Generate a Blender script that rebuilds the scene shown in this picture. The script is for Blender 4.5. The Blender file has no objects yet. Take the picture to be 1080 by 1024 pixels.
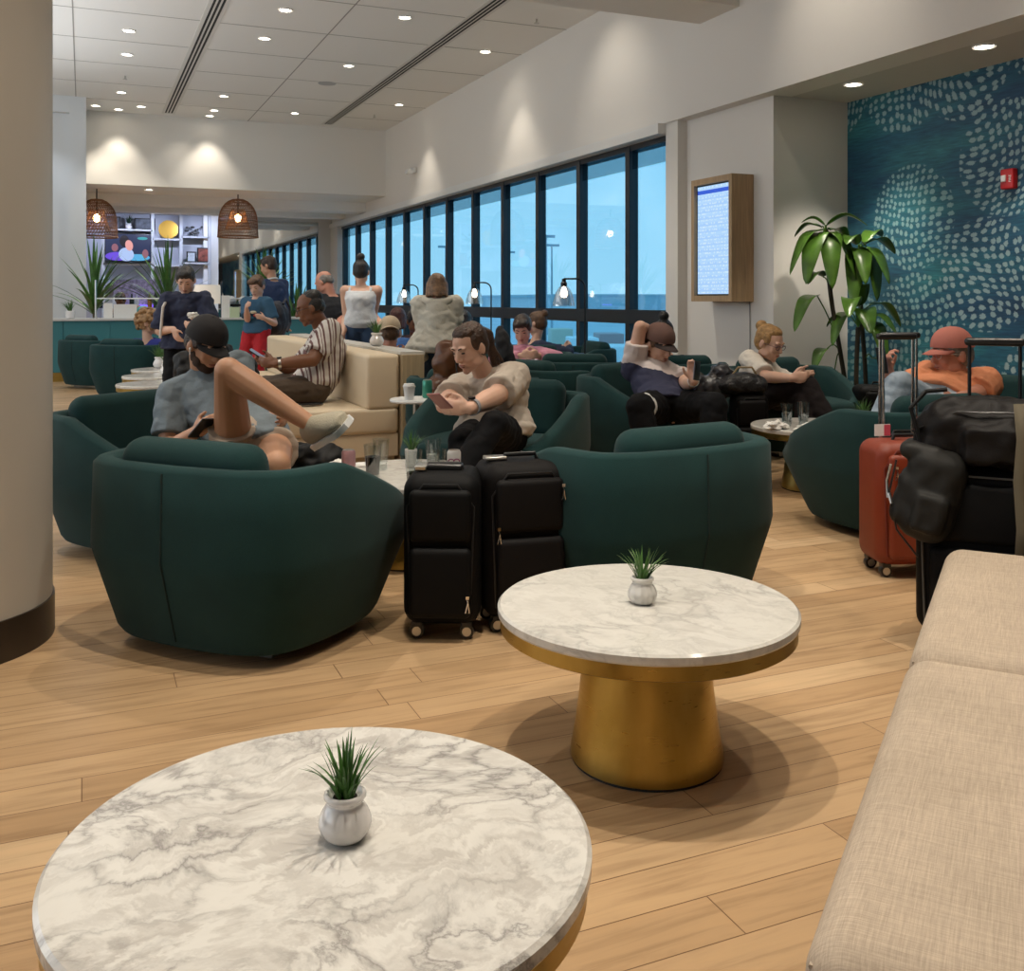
import bpy, bmesh, math, random
from mathutils import Vector, Matrix, Euler, noise
PI = math.pi
R = math.radians
col = bpy.context.scene.collection
rnd = random.Random(7)

# ---------------------------------------------------------------- camera
EYE, FPX, HEAD = 1.25, 1050.0, R(23.3)
SA, CA = math.sin(HEAD), math.cos(HEAD)
HV = 316.0
cam_d = bpy.data.cameras.new('camera')
cam = bpy.data.objects.new('camera', cam_d); col.objects.link(cam)
cam.location = (0, 0, EYE); cam.rotation_euler = (R(90), 0, -HEAD)
cam_d.sensor_fit = 'HORIZONTAL'; cam_d.sensor_width = 36.0
cam_d.lens = 36.0 * FPX / 1080.0
cam_d.shift_y = -(512 - HV) / 1080.0
cam_d.clip_end = 2000
bpy.context.scene.camera = cam

def CW(lat, D):                      # metres right of / ahead of the viewpoint -> room x, y
    return (D * SA + lat * CA, D * CA - lat * SA)
def UD(u, D):
    return CW((u - 540) / FPX * D, D)
def onX(u, v, X):                    # where a sight line meets the plane x = X
    t = (u - 540) / FPX
    D = X / (SA + t * CA)
    return (X, D * (CA - t * SA), EYE - (v - HV) / FPX * D)
def onY(u, v, Y):
    t = (u - 540) / FPX
    D = Y / (CA - t * SA)
    return (D * (SA + t * CA), Y, EYE - (v - HV) / FPX * D)
def onZ(u, v, z):
    D = FPX * (EYE - z) / (v - HV)
    x, y = UD(u, D)
    return (x, y, z)
def face(dl, dd):                    # z rotation that turns local +Y towards (dl, dd) of the view
    x, y = CW(dl, dd)
    return math.atan2(-x, y)

# ---------------------------------------------------------------- materials
MATS = {}
def mat(name, color=(.5, .5, .5), rough=.5, metal=0., **kw):
    if name in MATS: return MATS[name]
    m = bpy.data.materials.new(name); m.use_nodes = True
    nt = m.node_tree; b = nt.nodes['Principled BSDF']
    b.inputs['Base Color'].default_value = (*color, 1)
    b.inputs['Roughness'].default_value = rough
    b.inputs['Metallic'].default_value = metal
    if 'spec' in kw: b.inputs['Specular IOR Level'].default_value = kw['spec']
    if 'coat' in kw: b.inputs['Coat Weight'].default_value = kw['coat']
    if 'sheen' in kw:
        b.inputs['Sheen Weight'].default_value = kw['sheen']
        b.inputs['Sheen Roughness'].default_value = .5
    if 'sss' in kw:
        b.inputs['Subsurface Weight'].default_value = kw['sss']
        b.inputs['Subsurface Radius'].default_value = (.01, .004, .002)
        b.inputs['Subsurface Scale'].default_value = 1
    if 'emit' in kw:
        b.inputs['Emission Color'].default_value = (*kw.get('ecol', color), 1)
        b.inputs['Emission Strength'].default_value = kw['emit']
    if 'trans' in kw:
        b.inputs['Transmission Weight'].default_value = kw['trans']
        b.inputs['IOR'].default_value = kw.get('ior', 1.45)
    tc = nt.nodes.new('ShaderNodeTexCoord')
    if kw.get('var'):                # mottled colour
        n = nt.nodes.new('ShaderNodeTexNoise'); n.inputs['Scale'].default_value = kw.get('vs', 6)
        n.inputs['Detail'].default_value = 5
        mp = nt.nodes.new('ShaderNodeMapping'); mp.inputs['Scale'].default_value = kw.get('vstretch', (1, 1, 1))
        nt.links.new(tc.outputs['Object'], mp.inputs['Vector']); nt.links.new(mp.outputs[0], n.inputs['Vector'])
        mx = nt.nodes.new('ShaderNodeMix'); mx.data_type = 'RGBA'
        v = kw['var']
        mx.inputs[6].default_value = (*[max(0, c * (1 - v)) for c in color], 1)
        mx.inputs[7].default_value = (*[min(1, c * (1 + v)) for c in color], 1)
        cr = nt.nodes.new('ShaderNodeMapRange'); cr.inputs[1].default_value = .3; cr.inputs[2].default_value = .7
        nt.links.new(n.outputs['Fac'], cr.inputs[0]); nt.links.new(cr.outputs[0], mx.inputs[0])
        nt.links.new(mx.outputs[2], b.inputs['Base Color'])
    if kw.get('bump'):
        n2 = nt.nodes.new('ShaderNodeTexNoise'); n2.inputs['Scale'].default_value = kw.get('bs', 60)
        n2.inputs['Detail'].default_value = 4
        nt.links.new(tc.outputs['Object'], n2.inputs['Vector'])
        bp = nt.nodes.new('ShaderNodeBump'); bp.inputs['Strength'].default_value = kw['bump']
        bp.inputs['Distance'].default_value = kw.get('bd', .01)
        nt.links.new(n2.outputs['Fac'], bp.inputs['Height']); nt.links.new(bp.outputs[0], b.inputs['Normal'])
    MATS[name] = m
    return m
class NT:                            # small node helper
    def __init__(s, name, rough=.5, metal=0.):
        s.m = mat(name, rough=rough, metal=metal); s.nt = s.m.node_tree; s.b = s.nt.nodes['Principled BSDF']
        s.tc = s.nt.nodes.new('ShaderNodeTexCoord')
    def n(s, t, **kw):
        nd = s.nt.nodes.new(t)
        for k, v in kw.items():
            if k.startswith('_'): setattr(nd, k[1:], v)
        for k, v in kw.items():
            if not k.startswith('_'): nd.inputs[int(k[1:]) if k[1:].isdigit() else k.replace('_', ' ')].default_value = v
        return nd
    def l(s, a, b): s.nt.links.new(a, b)
    def ramp(s, src, stops):
        r = s.nt.nodes.new('ShaderNodeValToRGB'); e = r.color_ramp.elements
        while len(e) < len(stops): e.new(.5)
        for el, (p, c) in zip(e, stops): el.position = p; el.color = (*c, 1)
        s.l(src, r.inputs[0]); return r.outputs[0]
    def mix(s, f, a, b, mode='MIX'):
        x = s.nt.nodes.new('ShaderNodeMix'); x.data_type = 'RGBA'; x.blend_type = mode
        for i, v in ((0, f), (6, a), (7, b)):
            if hasattr(v, 'links') or hasattr(v, 'is_linked'): s.l(v, x.inputs[i])
            else: x.inputs[i].default_value = v if i == 0 else (*v, 1)
        return x.outputs[2]
    def math(s, op, a, b=0.):
        x = s.nt.nodes.new('ShaderNodeMath'); x.operation = op
        for i, v in ((0, a), (1, b)):
            if hasattr(v, 'is_linked'): s.l(v, x.inputs[i])
            else: x.inputs[i].default_value = v
        return x.outputs[0]
    def coords(s, scale=(1, 1, 1), rot=(0, 0, 0), loc=(0, 0, 0), kind='Object'):
        mp = s.nt.nodes.new('ShaderNodeMapping'); mp.inputs['Scale'].default_value = scale
        mp.inputs['Rotation'].default_value = rot; mp.inputs['Location'].default_value = loc
        s.l(s.tc.outputs[kind], mp.inputs[0]); return mp.outputs[0]
    def bump(s, h, strength=.3, dist=.01):
        bp = s.nt.nodes.new('ShaderNodeBump'); bp.inputs['Strength'].default_value = strength
        bp.inputs['Distance'].default_value = dist
        s.l(h, bp.inputs['Height']); s.l(bp.outputs[0], s.b.inputs['Normal'])

def make_floor_mat():
    k = NT('oak_planks', .38)
    v = k.coords()
    br = k.n('ShaderNodeTexBrick', Scale=1.0, Mortar_Size=.0016, Mortar_Smooth=.2, Bias=0.0, Brick_Width=1.35, Row_Height=.135)
    br.offset = 0; br.offset_frequency = 2; br.squash = 1
    br.inputs['Color1'].default_value = (0, 0, 0, 1); br.inputs['Color2'].default_value = (1, 1, 1, 1); br.inputs['Mortar'].default_value = (.5, .5, .5, 1)
    sxy = k.n('ShaderNodeSeparateXYZ'); k.l(v, sxy.inputs[0])
    row = k.math('FLOOR', k.math('DIVIDE', sxy.outputs[1], .135))
    wn = k.n('ShaderNodeTexWhiteNoise', _noise_dimensions='1D'); k.l(row, wn.inputs['W'])
    cmb = k.n('ShaderNodeCombineXYZ'); k.l(k.math('ADD', sxy.outputs[0], k.math('MULTIPLY', wn.outputs['Value'], 1.35)), cmb.inputs[0]); k.l(sxy.outputs[1], cmb.inputs[1])
    k.l(cmb.outputs[0], br.inputs['Vector'])
    tone = k.ramp(br.outputs['Color'], [(0, (.40, .255, .135)), (.35, (.52, .35, .195)), (.7, (.45, .295, .16)), (1, (.57, .40, .235))])
    g = k.n('ShaderNodeTexNoise', Scale=1.0, Detail=6.0, Roughness=.62, Distortion=.6)
    k.l(k.coords((2.2, 30, 1)), g.inputs['Vector'])
    gr = k.ramp(g.outputs['Fac'], [(.25, (.68, .64, .60)), (.5, (1, 1, 1)), (.8, (1.12, 1.1, 1.06))])
    c = k.mix(1.0, tone, gr, 'MULTIPLY')
    g2 = k.n('ShaderNodeTexNoise', Scale=1.6, Detail=3.0)
    k.l(v, g2.inputs['Vector'])
    c = k.mix(1.0, c, k.ramp(g2.outputs['Fac'], [(.3, (.88, .87, .85)), (.7, (1.08, 1.07, 1.06))]), 'MULTIPLY')
    c = k.mix(br.outputs['Fac'], c, (.16, .085, .04))
    k.l(c, k.b.inputs['Base Color'])
    k.l(k.ramp(g.outputs['Fac'], [(.2, (.5, .5, .5)), (.8, (.34, .34, .34))]), k.b.inputs['Roughness'])
    h = k.math('SUBTRACT', g.outputs['Fac'], k.math('MULTIPLY', br.outputs['Fac'], 3.0))
    k.bump(h, .18, .002)
    k.b.inputs['Specular IOR Level'].default_value = .35
    return k.m
def make_marble(name, off, contrast=1., warm=(.70, .68, .635)):
    k = NT(name, .16)
    v = k.coords((1, 1, 1), (0, 0, off), (off * 3, off, 0))
    nz = k.n('ShaderNodeTexNoise', Scale=4.5, Detail=9.0, Roughness=.62, Distortion=.5); k.l(v, nz.inputs['Vector'])
    va = k.n('ShaderNodeVectorMath', _operation='MULTIPLY_ADD')
    k.l(nz.outputs['Color'], va.inputs[0]); va.inputs[1].default_value = (.34, .34, .34); k.l(v, va.inputs[2])
    sc = k.n('ShaderNodeMapping'); sc.inputs['Scale'].default_value = (5.5, 12.0, 6); sc.inputs['Rotation'].default_value = (0, 0, .5)
    k.l(va.outputs[0], sc.inputs[0])
    vo = k.n('ShaderNodeTexVoronoi', _feature='DISTANCE_TO_EDGE', Scale=1.0); k.l(sc.outputs[0], vo.inputs['Vector'])
    vein = k.ramp(vo.outputs['Distance'], [(0, (1, 1, 1)), (.03, (.6, .6, .6)), (.11, (.14, .14, .14)), (.25, (0, 0, 0))])
    n2 = k.n('ShaderNodeTexNoise', Scale=3.5, Detail=4.0); k.l(va.outputs[0], n2.inputs['Vector'])
    msk = k.ramp(n2.outputs['Fac'], [(.40, (.08, .08, .08)), (.62, (1, 1, 1))])
    vf = k.math('MULTIPLY', vein, msk)
    vf = k.math('MULTIPLY', vf, .85 * contrast)
    n3 = k.n('ShaderNodeTexNoise', Scale=7.0, Detail=8.0, Distortion=1.5); k.l(sc.outputs[0], n3.inputs['Vector']); n3.inputs['Scale'].default_value = 1.3
    base = k.mix(k.ramp(n3.outputs['Fac'], [(.42, (0, 0, 0)), (.66, (contrast * .75,) * 3)]), warm, (.46, .43, .395))
    c = k.mix(vf, base, (.24, .225, .215))
    k.l(c, k.b.inputs['Base Color'])
    return k.m
def make_mural():
    k = NT('mural_print', .55)
    v = k.coords()
    g = k.n('ShaderNodeTexNoise', Scale=1.0, Detail=6.0, Roughness=.6, Distortion=.3); k.l(k.coords((1, .5, 2.2)), g.inputs['Vector'])
    base = k.ramp(g.outputs['Fac'], [(.28, (.008, .035, .085)), (.42, (.012, .075, .15)), (.55, (.016, .12, .18)), (.68, (.03, .19, .22))])
    s = k.n('ShaderNodeTexNoise', Scale=1.0, Detail=3.0); k.l(k.coords((1, 6, 60)), s.inputs['Vector'])
    base = k.mix(1.0, base, k.ramp(s.outputs['Fac'], [(.3, (.62, .66, .7)), (.7, (1.25, 1.2, 1.2))]), 'MULTIPLY')
    # swirl the dots a little so that they run in arcs
    s3 = k.n('ShaderNodeSeparateXYZ'); k.l(v, s3.inputs[0]); c3 = k.n('ShaderNodeCombineXYZ'); k.l(s3.outputs[1], c3.inputs[0]); k.l(s3.outputs[2], c3.inputs[1])
    wv = k.n('ShaderNodeTexNoise', Scale=.7, Detail=1.0); k.l(c3.outputs[0], wv.inputs['Vector'])
    vm = k.n('ShaderNodeVectorMath', _operation='MULTIPLY_ADD'); k.l(wv.outputs['Color'], vm.inputs[0]); vm.inputs[1].default_value = (.9, .9, 0); k.l(c3.outputs[0], vm.inputs[2])
    d = k.n('ShaderNodeTexVoronoi', _feature='F1', Randomness=.42, Scale=12.5); d.voronoi_dimensions = '2D'; k.l(vm.outputs[0], d.inputs['Vector'])
    dn = k.n('ShaderNodeTexNoise', Scale=90.0, Detail=2.0); k.l(v, dn.inputs['Vector'])
    dist = k.math('ADD', d.outputs['Distance'], k.math('MULTIPLY', k.math('SUBTRACT', dn.outputs['Fac'], .5), .35))
    dot = k.ramp(dist, [(.27, (1, 1, 1)), (.36, (0, 0, 0))])
    big = k.n('ShaderNodeTexVoronoi', _feature='F1', Scale=1.05, Randomness=.8); big.voronoi_dimensions = '2D'; k.l(c3.outputs[0], big.inputs['Vector'])
    m1 = k.ramp(big.outputs['Distance'], [(.50, (1, 1, 1)), (.515, (0, 0, 0))])
    f = k.math('MULTIPLY', k.math('MULTIPLY', dot, m1), .62)
    tint = k.mix(k.ramp(big.outputs['Color'], [(0, (0, 0, 0)), (1, (1, 1, 1))]), (.30, .52, .52), (.52, .66, .68))
    k.l(k.mix(f, base, tint), k.b.inputs['Base Color'])
    return k.m
def make_fabric(name, colr, scale=420, bump=.35, rough=.9, sheen=.25, mott=.12):
    k = NT(name, rough)
    n = k.n('ShaderNodeTexNoise', Scale=scale, Detail=2.0); k.l(k.coords(), n.inputs['Vector'])
    n2 = k.n('ShaderNodeTexNoise', Scale=5.0, Detail=4.0); k.l(k.coords(), n2.inputs['Vector'])
    c = k.mix(n.outputs['Fac'], tuple(x * .72 for x in colr), tuple(min(1, x * 1.28) for x in colr))
    c = k.mix(1.0, c, k.ramp(n2.outputs['Fac'], [(.3, (1 - mott,) * 3), (.7, (1 + mott,) * 3)]), 'MULTIPLY')
    k.l(c, k.b.inputs['Base Color'])
    k.b.inputs['Sheen Weight'].default_value = sheen
    k.b.inputs['Specular IOR Level'].default_value = .2
    k.bump(n.outputs['Fac'], bump, .002)
    return k.m
def make_linen(name, colr):
    k = NT(name, .85)
    a = k.n('ShaderNodeTexNoise', Scale=1.0, Detail=4.0, Roughness=.7); k.l(k.coords((14, 520, 60)), a.inputs['Vector'])
    b = k.n('ShaderNodeTexNoise', Scale=1.0, Detail=4.0, Roughness=.7); k.l(k.coords((520, 14, 60)), b.inputs['Vector'])
    w = k.math('MULTIPLY', k.math('ADD', a.outputs['Fac'], b.outputs['Fac']), .5)
    c = k.mix(k.ramp(w, [(.36, (0, 0, 0)), (.64, (1, 1, 1))]), tuple(x * .72 for x in colr), tuple(min(1, x * 1.2) for x in colr))
    n2 = k.n('ShaderNodeTexNoise', Scale=3.0, Detail=5.0); k.l(k.coords(), n2.inputs['Vector'])
    c = k.mix(1.0, c, k.ramp(n2.outputs['Fac'], [(.3, (.9, .89, .87)), (.7, (1.06, 1.05, 1.04))]), 'MULTIPLY')
    k.l(c, k.b.inputs['Base Color']); k.bump(w, .35, .0015)
    k.b.inputs['Specular IOR Level'].default_value = .2
    return k.m
def make_brass(name='brushed_brass'):
    k = NT(name, .32, 1.0)
    n = k.n('ShaderNodeTexNoise', Scale=1.0, Detail=5.0); k.l(k.coords((6, 6, 2.5)), n.inputs['Vector'])
    n2 = k.n('ShaderNodeTexNoise', Scale=1.0, Detail=3.0); k.l(k.coords((14, 14, 160)), n2.inputs['Vector'])
    k.l(k.ramp(n.outputs['Fac'], [(.3, (.36, .245, .055)), (.7, (.56, .41, .13))]), k.b.inputs['Base Color'])
    k.l(k.ramp(n2.outputs['Fac'], [(.3, (.40, .40, .40)), (.7, (.27, .27, .27))]), k.b.inputs['Roughness'])
    k.b.inputs['Anisotropic'].default_value = .5
    return k.m
def make_woodgrain(name, colr, stretch=(60, 60, 3), rough=.5):
    k = NT(name, rough)
    n = k.n('ShaderNodeTexNoise', Scale=1.0, Detail=5.0, Distortion=.4); k.l(k.coords(stretch), n.inputs['Vector'])
    k.l(k.ramp(n.outputs['Fac'], [(.3, tuple(x * .8 for x in colr)), (.7, tuple(x * 1.1 for x in colr))]), k.b.inputs['Base Color'])
    return k.m
def make_stripe(name, a, b, axis=0, scale=30, thr=.6, rough=.85):
    k = NT(name, rough)
    sx = k.n('ShaderNodeSeparateXYZ'); k.l(k.coords(), sx.inputs[0])
    w = k.math('FRACT', k.math('MULTIPLY', sx.outputs[axis], scale))
    s1 = k.math('GREATER_THAN', w, thr)
    w2 = k.math('FRACT', k.math('MULTIPLY', sx.outputs[axis], scale * .5))
    s2 = k.math('MULTIPLY', k.math('GREATER_THAN', w2, .16), k.math('LESS_THAN', w2, .22))
    s = k.math('MAXIMUM', s1, s2)
    k.l(k.mix(s, a, b), k.b.inputs['Base Color'])
    return k.m
def window_glass(name, tint, refl=.08):
    m = bpy.data.materials.new(name); m.use_nodes = True; nt = m.node_tree
    nt.nodes.clear()
    o = nt.nodes.new('ShaderNodeOutputMaterial'); mx = nt.nodes.new('ShaderNodeMixShader')
    t = nt.nodes.new('ShaderNodeBsdfTransparent'); g = nt.nodes.new('ShaderNodeBsdfGlossy')
    t.inputs['Color'].default_value = (*tint, 1); g.inputs['Roughness'].default_value = .02
    g.inputs['Color'].default_value = (1, 1, 1, 1)
    mx.inputs[0].default_value = refl
    nt.links.new(t.outputs[0], mx.inputs[1]); nt.links.new(g.outputs[0], mx.inputs[2]); nt.links.new(mx.outputs[0], o.inputs[0])
    MATS[name] = m
    return m

FLOOR = make_floor_mat()
MARB = make_marble('grey_veined_marble', 0.35, 1.)
MARB2 = make_marble('pale_marble', 1.3, .55, (.68, .66, .61))
MURAL = make_mural()
TEAL = make_fabric('teal_upholstery', (.0095, .038, .038), sheen=.07)
CREAM = mat('cream_leather', (.66, .54, .38), .5, bump=.15, bs=120, bd=.002)
LINEN = make_linen('beige_linen', (.46, .375, .29))
BRASS = make_brass()
OAK = make_woodgrain('light_oak_panel', (.46, .31, .17))
TAN = make_woodgrain('tan_laminate', (.42, .32, .19))
WALL = mat('warm_white_paint', (.78, .75, .70), .7, bump=.04, bs=200, bd=.001)
CEIL = mat('ceiling_panel_white', (.80, .79, .76), .8)
GAP = mat('dark_gap', (.02, .02, .02), .8)
DKMET = mat('dark_bronze_frame', (.022, .026, .032), .4, .3)
BLACK = mat('black_nylon', (.003, .003, .0033), .55, bump=.4, bs=300, bd=.002, spec=.3)
BLACKP = mat('black_plastic', (.012, .012, .013), .3)
BLACKM = mat('black_metal', (.015, .015, .016), .35, .4)
CHROME = mat('chrome', (.75, .74, .72), .18, 1.)
STEEL = mat('brushed_steel', (.55, .54, .52), .3, 1.)
WHITEC = mat('white_ceramic', (.78, .75, .73), .12, coat=.5)
WHITEP = mat('white_plastic', (.78, .78, .76), .4)
PAPER = mat('white_paper', (.82, .80, .76), .8, bump=.3, bs=30)
SOIL = mat('dark_soil', (.03, .02, .015), .9)
LEAF = mat('plastic_grass_green', (.055, .15, .025), .4, var=.35, vs=25)
YUCCA = mat('yucca_leaf_green', (.06, .16, .03), .4, var=.4, vs=8)
BROAD = mat('glossy_leaf_green', (.07, .16, .02), .3, var=.5, vs=5)
GLASSM = mat('clear_glass', (1, 1, 1), .02, trans=1., ior=1.45)
THIN = window_glass('thin_clear_glass', (.94, .96, .96), .10)
WINGL = window_glass('blue_tinted_window_glass', (.72, .89, .96), .10)
TEALCAB = mat('teal_cabinet_front', (.045, .19, .215), .45)
MIRROR = mat('mirror_silver', (.80, .82, .82), .02, 1.)
LIGHTON = mat('lamp_lens', (1, .95, .85), .5, emit=14., ecol=(1, .90, .75))
BULB = mat('lit_bulb', (1, .8, .5), .5, emit=9., ecol=(1, .80, .60))
BULBP = mat('lit_pendant_bulb', (1, .8, .5), .5, emit=26., ecol=(1, .58, .26))

# ---------------------------------------------------------------- mesh helpers
class MB:
    def __init__(s): s.bm = bmesh.new()
    def box(s, c, d, rot=None, mi=0):
        M = Matrix.Translation(c) @ (rot.to_4x4() if rot is not None else Matrix()) @ Matrix.Diagonal((*d, 1))
        r = bmesh.ops.create_cube(s.bm, size=1, matrix=M)
        return s
    def bb(s, x0, x1, y0, y1, z0, z1):
        return s.box(((x0 + x1) / 2, (y0 + y1) / 2, (z0 + z1) / 2), (abs(x1 - x0), abs(y1 - y0), abs(z1 - z0)))
    def tube(s, pts, r, seg=8, caps=True):
        pts = [Vector(p) for p in pts]; n = len(pts)
        rs = r if isinstance(r, (list, tuple)) else [r] * n
        rings = []; up = None
        for i, p in enumerate(pts):
            t = (pts[min(i + 1, n - 1)] - pts[max(i - 1, 0)])
            t = t.normalized() if t.length > 1e-9 else Vector((0, 0, 1))
            if up is None: up = Vector((0, 0, 1)) if abs(t.z) < .9 else Vector((1, 0, 0))
            a = t.cross(up); a = a.normalized() if a.length > 1e-6 else t.orthogonal().normalized()
            b = a.cross(t).normalized(); up = b
            rings.append([s.bm.verts.new(p + (a * math.cos(k * 2 * PI / seg) + b * math.sin(k * 2 * PI / seg)) * rs[i]) for k in range(seg)])
        for i in range(n - 1):
            for k in range(seg):
                s.bm.faces.new((rings[i][k], rings[i][(k + 1) % seg], rings[i + 1][(k + 1) % seg], rings[i + 1][k]))
        if caps and seg > 2:
            s.bm.faces.new(rings[0][::-1]); s.bm.faces.new(rings[-1])
        return s
    def lathe(s, prof, c=(0, 0, 0), seg=32, M=None, close=True):
        rings = []
        M = M or Matrix()
        for (r, z) in prof:
            if r < 1e-6: rings.append([s.bm.verts.new(M @ (Vector((0, 0, z))) + Vector(c))])
            else: rings.append([s.bm.verts.new(M @ Vector((r * math.cos(k * 2 * PI / seg), r * math.sin(k * 2 * PI / seg), z)) + Vector(c)) for k in range(seg)])
        for i in range(len(rings) - 1):
            A, B = rings[i], rings[i + 1]
            for k in range(seg):
                k2 = (k + 1) % seg
                if len(A) == 1 and len(B) == 1: continue
                if len(A) == 1: s.bm.faces.new((A[0], B[k], B[k2])) if False else s.bm.faces.new((A[0], B[k2], B[k]))
                elif len(B) == 1: s.bm.faces.new((A[k], A[k2], B[0]))
                else: s.bm.faces.new((A[k], A[k2], B[k2], B[k]))
        if close:
            for rg, fl in ((rings[0], True), (rings[-1], False)):
                if len(rg) > 1: s.bm.faces.new(rg[::-1] if fl else rg)
        return s
    def ell(s, c, r, rot=None, seg=16, rings=10):
        M = Matrix.Translation(c) @ (rot.to_4x4() if rot is not None else Matrix()) @ Matrix.Diagonal((*r, 1))
        bmesh.ops.create_uvsphere(s.bm, u_segments=seg, v_segments=rings, radius=1, matrix=M)
        return s
    def cap(s, p1, r1, p2, r2, seg=14):
        p1, p2 = Vector(p1), Vector(p2); d = p2 - p1; L = d.length
        if L < 1e-5: return s.ell(p1, (r1, r1, r1))
        q = d.to_track_quat('Z', 'Y').to_matrix().to_4x4()
        prof = [(r1 * math.sin(a), -r1 * math.cos(a)) for a in [i * PI / 10 for i in range(0, 6)]]
        prof += [(r2 * math.cos(a), L + r2 * math.sin(a)) for a in [i * PI / 10 for i in range(0, 6)]]
        prof[0] = (0, -r1); prof[-1] = (0, L + r2)
        return s.lathe(prof, (0, 0, 0), seg, Matrix.Translation(p1) @ q, close=False)
    def loft(s, rings, caps=True, closed=True):
        vr = [[s.bm.verts.new(p) for p in rg] for rg in rings]
        n = len(vr[0])
        for i in range(len(vr) - 1):
            for k in range(n if closed else n - 1):
                s.bm.faces.new((vr[i][k], vr[i][(k + 1) % n], vr[i + 1][(k + 1) % n], vr[i + 1][k]))
        if caps: s.bm.faces.new(vr[0][::-1]); s.bm.faces.new(vr[-1])
        return s
    def blade(s, pts, w, cup=0., side=None, tip=True):
        """leaf strip along pts; half-width profile w(t)"""
        pts = [Vector(p) for p in pts]; n = len(pts); prev = None
        for i, p in enumerate(pts):
            t = (pts[min(i + 1, n - 1)] - pts[max(i - 1, 0)]).normalized()
            a = side if side is not None else t.cross(Vector((0, 0, 1)))
            a = (a - t * a.dot(t)); a = a.normalized() if a.length > 1e-5 else Vector((1, 0, 0))
            nn = a.cross(t)
            ww = w(i / (n - 1))
            row = [s.bm.verts.new(p - a * ww + nn * ww * cup), s.bm.verts.new(p), s.bm.verts.new(p + a * ww + nn * ww * cup)]
            if prev:
                for k in range(2): s.bm.faces.new((prev[k], prev[k + 1], row[k + 1], row[k]))
            prev = row
        return s
    def mesh(s, name, smooth=True):
        bmesh.ops.recalc_face_normals(s.bm, faces=s.bm.faces)
        m = bpy.data.meshes.new(name); s.bm.to_mesh(m); s.bm.free()
        if smooth:
            m.shade_smooth()
        return m
    def build(s, name, material, parent=None, smooth=True, bevel=0, bseg=2, subsurf=0, angle=35, loc=None, rot=None, thick=0):
        m = s.mesh(name, smooth)
        m.materials.append(material)
        o = bpy.data.objects.new(name, m); col.objects.link(o)
        if parent is not None: o.parent = parent
        if loc is not None: o.location = loc
        if rot is not None: o.rotation_euler = rot
        if bevel:
            b = o.modifiers.new('b', 'BEVEL'); b.width = bevel; b.segments = bseg; b.limit_method = 'ANGLE'; b.angle_limit = R(40); b.harden_normals = False
        if subsurf:
            b = o.modifiers.new('s', 'SUBSURF'); b.levels = subsurf; b.render_levels = subsurf
        if thick:
            b = o.modifiers.new('t', 'SOLIDIFY'); b.thickness = thick; b.offset = 0
        if smooth and not subsurf:
            try:
                m.set_sharp_from_angle(angle=R(angle))
            except Exception: pass
        return o
def empty(name, loc=(0, 0, 0), rz=0, parent=None):
    o = bpy.data.objects.new(name, None); col.objects.link(o); o.location = loc; o.rotation_euler = (0, 0, rz)
    if parent: o.parent = parent
    return o
def tag(o, label=None, cat=None, group=None, kind=None):
    if label: o['label'] = label
    if cat: o['category'] = cat
    if group: o['group'] = group
    if kind: o['kind'] = kind
    return o
def thing(name, label, cat, loc=(0, 0, 0), rz=0, group=None):
    return tag(empty(name, loc, rz), label, cat, group)
def S(o): o['kind'] = 'structure'; return o
KIDS = {}
def dup(root, loc, rz=None, label=None, group=None, scale=None):
    kids = {}
    for o in bpy.data.objects:
        if o.parent: kids.setdefault(o.parent.name, []).append(o)
    def cp(o, parent):
        c = o.copy(); col.objects.link(c)
        if parent: c.parent = parent
        for ch in kids.get(o.name, []): cp(ch, c)
        return c
    r = cp(root, None); r.location = loc
    if rz is not None: r.rotation_euler = (0, 0, rz)
    if label: r['label'] = label
    if group: r['group'] = group
    if scale: r.scale = (scale,) * 3
    return r
def catmull(pts, n):
    pts = [Vector(p) for p in pts]; out = []
    m = len(pts) - 1
    for i in range(m):
        p0, p1, p2, p3 = pts[max(i - 1, 0)], pts[i], pts[i + 1], pts[min(i + 2, m)]
        for k in range(n):
            t = k / n
            out.append(.5 * ((2 * p1) + (-p0 + p2) * t + (2 * p0 - 5 * p1 + 4 * p2 - p3) * t * t + (-p0 + 3 * p1 - 3 * p2 + p3) * t ** 3))
    out.append(pts[-1]); return out
def rbox(c, d, r=.03, seg=4, puff=0.):
    """soft rounded box as rings, returned as MB"""
    mb = MB(); x, y, z = d[0] / 2, d[1] / 2, d[2] / 2
    r = min(r, x, y, z)
    def ring(ins, zz):
        out = []
        for qx, qy, a0 in ((1, 1, 0), (-1, 1, PI / 2), (-1, -1, PI), (1, -1, 3 * PI / 2)):
            for i in range(seg + 1):
                a = a0 + i * (PI / 2) / seg
                rr = max(r - ins, .0005)
                out.append(Vector((c[0] + qx * (x - r) + rr * math.cos(a), c[1] + qy * (y - r) + rr * math.sin(a), c[2] + zz)))
        return out
    rings = []
    for i in range(seg + 1):
        a = -PI / 2 + i * (PI / 2) / seg
        rings.append(ring(r - r * math.cos(a), -z + r + r * math.sin(a)))
    for i in range(seg + 1):
        a = i * (PI / 2) / seg
        rings.append(ring(r - r * math.cos(a), z - r + r * math.sin(a)))
    mb.loft(rings)
    if puff:
        for v in mb.bm.verts:
            fx = 1 - min(1, abs(v.co.x - c[0]) / x) ** 2; fy = 1 - min(1, abs(v.co.y - c[1]) / y) ** 2
            if abs(v.co.z - c[2]) > z * .6: v.co.z += math.copysign(puff, v.co.z - c[2]) * fx * fy
    return mb
def push(me, fn):
    """move every vertex along its own normal by fn(position)"""
    vs = [(v.co.copy(), v.normal.copy()) for v in me.vertices]
    flat = []
    for c, n in vs: flat.extend(c + n * fn(c))
    me.vertices.foreach_set('co', flat); me.update()
TMP = bpy.data.scenes.new('scratch')
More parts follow.
